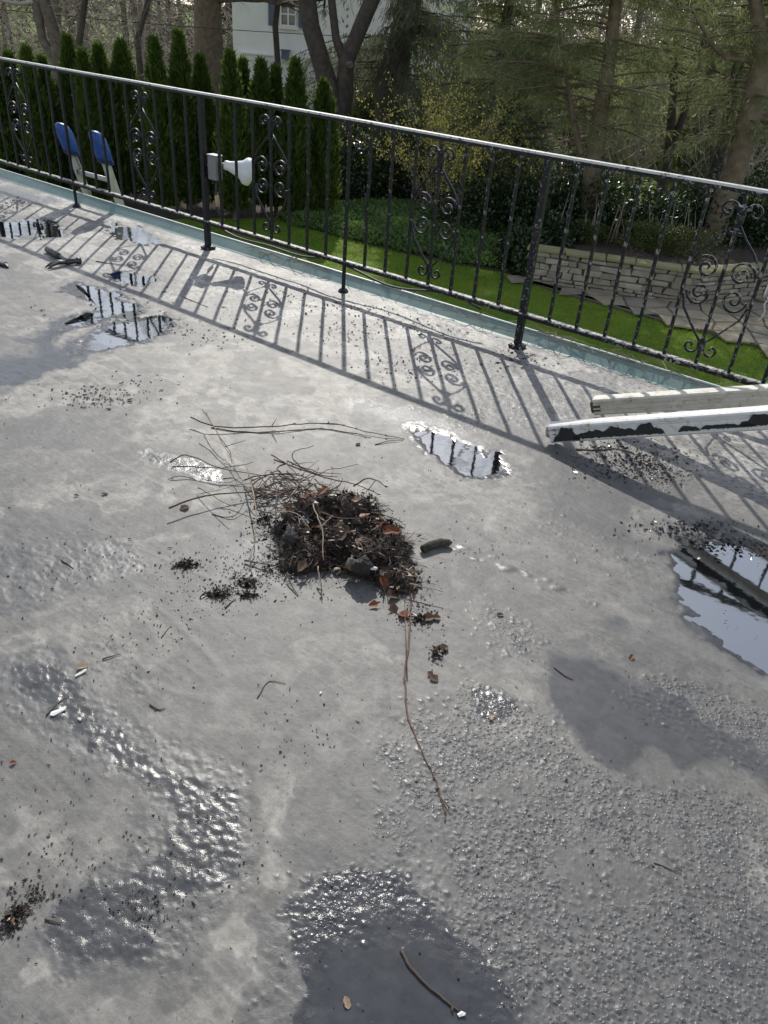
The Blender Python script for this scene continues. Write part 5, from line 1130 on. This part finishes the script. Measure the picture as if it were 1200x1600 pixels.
for j in range(64):                       # the tangle of thin twigs behind the heap
    cx, cy = rg.normal(448, 46), rg.normal(756, 16); a = rg.normal(.15, .7); l_ = rg.uniform(12, 50); hh = rg.uniform(.005, .06)
    q0 = (cx - l_ * math.cos(a), cy - l_ * math.sin(a) * .6); q2 = (cx + l_ * math.cos(a), cy + l_ * math.sin(a) * .6); qm = (cx + rg.normal(0, 14), cy + rg.normal(0, 12))
    twig([q0, qm, q2], 'thin twig among the tangle of twigs behind the heap', rg.uniform(.0014, .0030), M_TW[rg.choice([0, 1, 0, 3, 2])], hgt=[max(0, hh + rg.normal(0, .02)) for _ in range(3)], seed=100 + j, group='tangled twigs behind the heap')
st = empty('stick', (*gp(682, 856)[:2], 0), 'short thick broken stick lying right of the heap', 'stick'); o = np.array(st.location)
P = [gp(660, 858, .014) - o, gp(672, 852, .016) - o, gp(688, 847, .016) - o, gp(703, 848, .015) - o]
MB().tube(P, [.0125, .014, .0135, .012], 10).build('stem', plain('lichen bark', (.075, .065, .045), (.035, .028, .02), 60, .9, 0, .006, 70), st, sm=True)
MB().tube([P[-1], P[-1] * 1.08 + np.array([.004, 0, .002])], [.010, .003], 7).build('broken_end', M_LEAF[0], st)
twig([(627, 1484), (640, 1510), (665, 1540), (695, 1562), (720, 1583)], 'dark curved twig lying in the nearest puddle', .0036, M_TW[1], seed=41, buds=2)
twig([(402, 1091), (411, 1075), (420, 1062), (446, 1068)], 'thin black V-shaped twig on the dry coating below the heap', .0016, M_TW[1], seed=42)
twig([(234, 1100), (248, 1110), (258, 1106)], 'small dark V-shaped twig at the left', .0022, M_TW[1], seed=43)
twig([(160, 1030), (186, 1022)], 'short black twig left, above the white paint chips', .0022, M_TW[1], seed=44)
twig([(72, 1118), (90, 1098), (108, 1088)], 'thin black twig beside the larger white paint chip', .0018, M_TW[1], seed=45)
twig([(866, 1042), (882, 1056), (896, 1062)], 'short rust-red twig on the smooth wet patch', .0022, M_TW[3], seed=46)
twig([(352, 950), (366, 937)], 'short black twig below the left of the heap', .0026, M_TW[1], seed=47)
twig([(1022, 1348), (1066, 1366)], 'thin black twig on the pebbly coating at the right', .0014, M_TW[1], seed=48)
twig([(70, 1436), (95, 1442)], 'small brown twig at the lower left', .0022, M_TW[0], seed=49)
twig([(252, 996), (267, 978)], 'short brown twig on the brushed coating left of centre', .0015, M_TW[0], seed=50)
twig([(96, 875), (114, 888)], 'short black twig on the wet patch at the far left', .0024, M_TW[1], seed=51)
twig([(150, 408), (180, 413), (215, 416)], 'thin dark twig near the hammer', .003, M_TW[1], seed=52)
twig([(283, 463), (325, 480)], 'thin dark twig on the shadow of the thick post', .003, M_TW[1], seed=53)
twig([(900, 702), (935, 704), (960, 700), (990, 708)], 'black curled strip below the pipes', .004, M_TW[1], seed=54)

# ------------------------------------------------------------------ small single things
def chip(name, x_, y_, L, W, mat, label, cat, seed, rz, h=.004):
    rg = np.random.default_rng(seed); k = 9; P = []
    for i in range(k): a = 2 * math.pi * i / k; q = 1 + rg.uniform(-.3, .3); P.append((math.cos(a) * L / 2 * q, math.sin(a) * W / 2 * q, h + .25 * h * math.cos(2 * a)))
    V = P + [(a, b, c_ - .0025) for a, b, c_ in P]
    o_ = MB().add(V, [tuple(range(k))] + [(i, k + i, k + (i + 1) % k, (i + 1) % k) for i in range(k)] + [tuple(range(2 * k - 1, k - 1, -1))]).build(name, mat); g_ = gp(x_, y_); o_.location = (g_[0], g_[1], .001); o_.rotation_euler = (.08, -.06, rz); return tag(o_, label, cat)
M_CHIP = plain('white paint chip', (.78, .77, .72), (.68, .67, .62), 20, .5)
chip('paint_chip', 91, 1113, .042, .014, M_CHIP, 'larger white paint chip on the dark wet band at the left', 'chip', 1, .7)
chip('paint_chip', 128, 1052, .036, .010, M_CHIP, 'narrow white paint chip above the larger one at the left', 'chip', 2, .9)
chip('paint_chip', 125, 1125, .014, .007, M_CHIP, 'tiny white chip just right of the larger paint chip', 'chip', 3, -.5)
chip('paint_chip', 720, 1586, .014, .008, M_CHIP, 'white chip at the tip of the twig in the nearest puddle', 'chip', 4, .2)
chip('paint_chip', 501, 1084, .010, .006, M_CHIP, 'tiny white chip right of the V-shaped twig', 'chip', 5, 1.0)
for j, (x_, y_, k_, s_, rz_, lb_) in enumerate(((120, 1046, 2, .55, .5, 'small tan leaf beside the narrow white paint chip'), (767, 1127, 2, .42, 1.4, 'tiny tan leaf on the small wet patch right of the long twig'), (678, 1020, 1, .9, .6, 'crumpled dark brown leaf right of the long twig, upper one'), (683, 1066, 1, .75, 2.2, 'crumpled dark brown leaf right of the long twig, lower one'), (984, 1032, 0, .45, 1.0, 'small dark red leaf left of the right-hand puddle'), (658, 968, 1, 1.1, .2, 'long brown leaf at the foot of the heap'), (640, 968, 0, .8, 2.5, 'rust-brown leaf at the foot of the heap, left of the long leaf'), (116, 775, 1, .3, .2, 'tiny leaf alone on the grey coating at the left'), (158, 773, 1, .45, .2, 'small dark leaf alone left of the heap'), (556, 697, 1, .5, .9, 'tiny curled leaf below the topmost twig'), (545, 1577, 2, .4, 2.0, 'tiny yellow leaf in the nearest puddle'), (776, 962, 1, .4, .2, 'small black crumb of leaf right of the heap'), (295, 792, 1, .7, 4.0, 'dark leaf on the twig sticking out to the left'), (15, 1194, 0, .3, .4, 'tiny rust-red leaf at the left edge'))):
    m = leaf_mesh(20 + j, .055, .018); m.materials.append(M_LEAF[k_]); q = obj('leaf', m, None); g_ = gp(x_, y_); q.location = (g_[0], g_[1], .001); q.rotation_euler = (rg.uniform(-.12, .12), rg.uniform(-.05, .05), rz_); q.scale = (s_,) * 3; tag(q, lb_, 'leaf')

# ------------------------------------------------------------------ grit: uncountable crumbs and needles
rg = np.random.default_rng(66); CR = [(150, 622, 34, 10, 190), (225, 605, 40, 10, 40), (290, 884, 14, 8, 110), (343, 928, 16, 9, 110), (384, 912, 18, 10, 130), (390, 932, 10, 4, 60), (420, 830, 26, 26, 260), (395, 890, 40, 22, 200), (330, 930, 70, 40, 160), (500, 915, 80, 16, 170), (650, 965, 22, 12, 130), (655, 945, 14, 20, 60), (683, 1022, 8, 8, 60), (20, 1440, 8, 14, 70), (45, 1395, 20, 10, 50), (60, 1400, 14, 5, 40), (100, 1355, 44, 26, 60), (300, 1310, 80, 60, 60), (130, 1280, 90, 70, 90), (30, 1425, 22, 6, 40), (200, 1010, 50, 40, 120), (470, 1160, 50, 40, 60), (1000, 725, 40, 16, 260), (1040, 745, 26, 10, 120), (700, 510, 60, 16, 160), (540, 520, 40, 16, 120), (640, 575, 40, 12, 120), (440, 460, 40, 10, 60), (330, 520, 40, 12, 80), (760, 860, 60, 40, 60), (820, 560, 24, 12, 120), (555, 480, 40, 6, 80), (20, 318, 14, 4, 60), (230, 1420, 40, 20, 90), (880, 1290, 160, 120, 120), (1100, 840, 40, 12, 110), (200, 880, 110, 30, 100), (300, 480, 140, 30, 100)]
cs = [np.stack([rg.normal(a, c_, k), rg.normal(b, d_, k)], 1) for a, b, c_, d_, k in CR]; cs.append(np.stack([rg.uniform(-60, 1260, 1100), rg.uniform(430, 1640, 1100)], 1))
nc = sum(len(q) for q in cs[:-1]); c = np.concatenate(cs); g_ = np.array([gp(a, b) for a, b in c]); vv = (g_ - RA) @ N_; bigger = np.where(np.arange(len(c)) < nc, 1.45, .9)[vv > .02]; g_ = g_[(vv > .02)]; n = len(g_)
s_ = bigger * rg.uniform(.0007, .0025, n) * (rg.random(n) * .6 + .7) * np.clip(np.linalg.norm(g_, axis=1) / 2.2, .8, 2.0); el = np.where(rg.random(n) < .22, rg.uniform(2.5, 7, n), rg.uniform(.8, 1.8, n)); th_ = rg.uniform(0, math.pi, n)
oct_ = np.array([[1, 0, 0], [0, 1, 0], [-1, 0, 0], [0, -1, 0], [0, 0, 1.0], [0, 0, -.4]]); jit = 1 + .35 * rg.uniform(-1, 1, (n, 6, 1)); P = oct_[None] * jit
P[:, :, 0] *= np.sqrt(el)[:, None] * 1.2; P[:, :, 1] /= np.sqrt(el)[:, None] ** .7; P *= s_[:, None, None]
X2 = P[:, :, 0] * np.cos(th_)[:, None] - P[:, :, 1] * np.sin(th_)[:, None]; Y2 = P[:, :, 0] * np.sin(th_)[:, None] + P[:, :, 1] * np.cos(th_)[:, None]
V = np.stack([X2 + g_[:, 0:1], Y2 + g_[:, 1:2], P[:, :, 2] * .7 + (s_ * .5)[:, None] + .0006], -1).reshape(-1, 3)
tri = np.array([[0, 1, 4], [1, 2, 4], [2, 3, 4], [3, 0, 4], [1, 0, 5], [2, 1, 5], [3, 2, 5], [0, 3, 5]]); F_ = (tri[None] + 6 * np.arange(n)[:, None, None]).reshape(-1, 3)
t = NT('black crumbs'); gm = t.new('ShaderNodeNewGeometry'); M_CRUMB = t.done(t.bsdf(t.ramp(gm.outputs['Random Per Island'], [(0, (.012, .011, .011)), (.7, (.035, .028, .023)), (.93, (.08, .055, .035)), (1, (.35, .32, .27))]), .6))
tag(obj('grit', np_mesh('grit', V, F_), M_CRUMB), 'black crumbs and needles scattered over the roof', 'grit', kind='stuff')
# wet tar flakes under the pipes and dry vine stems caught on the edge
n = 900; c = np.concatenate([np.stack([rg.normal(985, 42, 420), rg.normal(722, 14, 420)], 1), np.stack([rg.normal(1075, 40, 240), rg.normal(826, 9, 240)], 1), np.stack([rg.normal(1150, 40, 140), rg.normal(850, 9, 140)], 1), np.stack([rg.normal(940, 20, 100), rg.normal(700, 10, 100)], 1)])
g_ = np.array([gp(a, b, .003) for a, b in c]); V, F_ = blades(g_, unit(n, rg) * [1, 1, .25] + E_ * .5, rg.uniform(.005, .022, n), rg.uniform(.004, .013, n), 3)
tag(obj('tar_flakes', np_mesh('tar_flakes', V, F_), plain('glossy tar flake', (.02, .02, .022), (.05, .05, .052), 40, .25)), 'glossy black tar flakes below the pipes', 'flakes', kind='stuff')
vm = MB()
for j in range(46):
    s0 = rg.choice([rg.uniform(-1.1, 1.2), rg.uniform(1.2, 2.4)]); l_ = rg.uniform(.12, .4); n0 = rg.uniform(-.19, -.10); P = [rl(s0 + l_ * f, n0 + rg.normal(0, .02), .03 + rg.uniform(.0, .04) + (.02 if n0 < -.15 else 0)) for f in np.linspace(0, 1, 6)]
    vm.tube(P, rg.uniform(.0012, .0026), 4)
tag(vm.build('vine_stems', M_DRY), 'thin dry vine stems caught along the flashing', 'stems', kind='stuff')
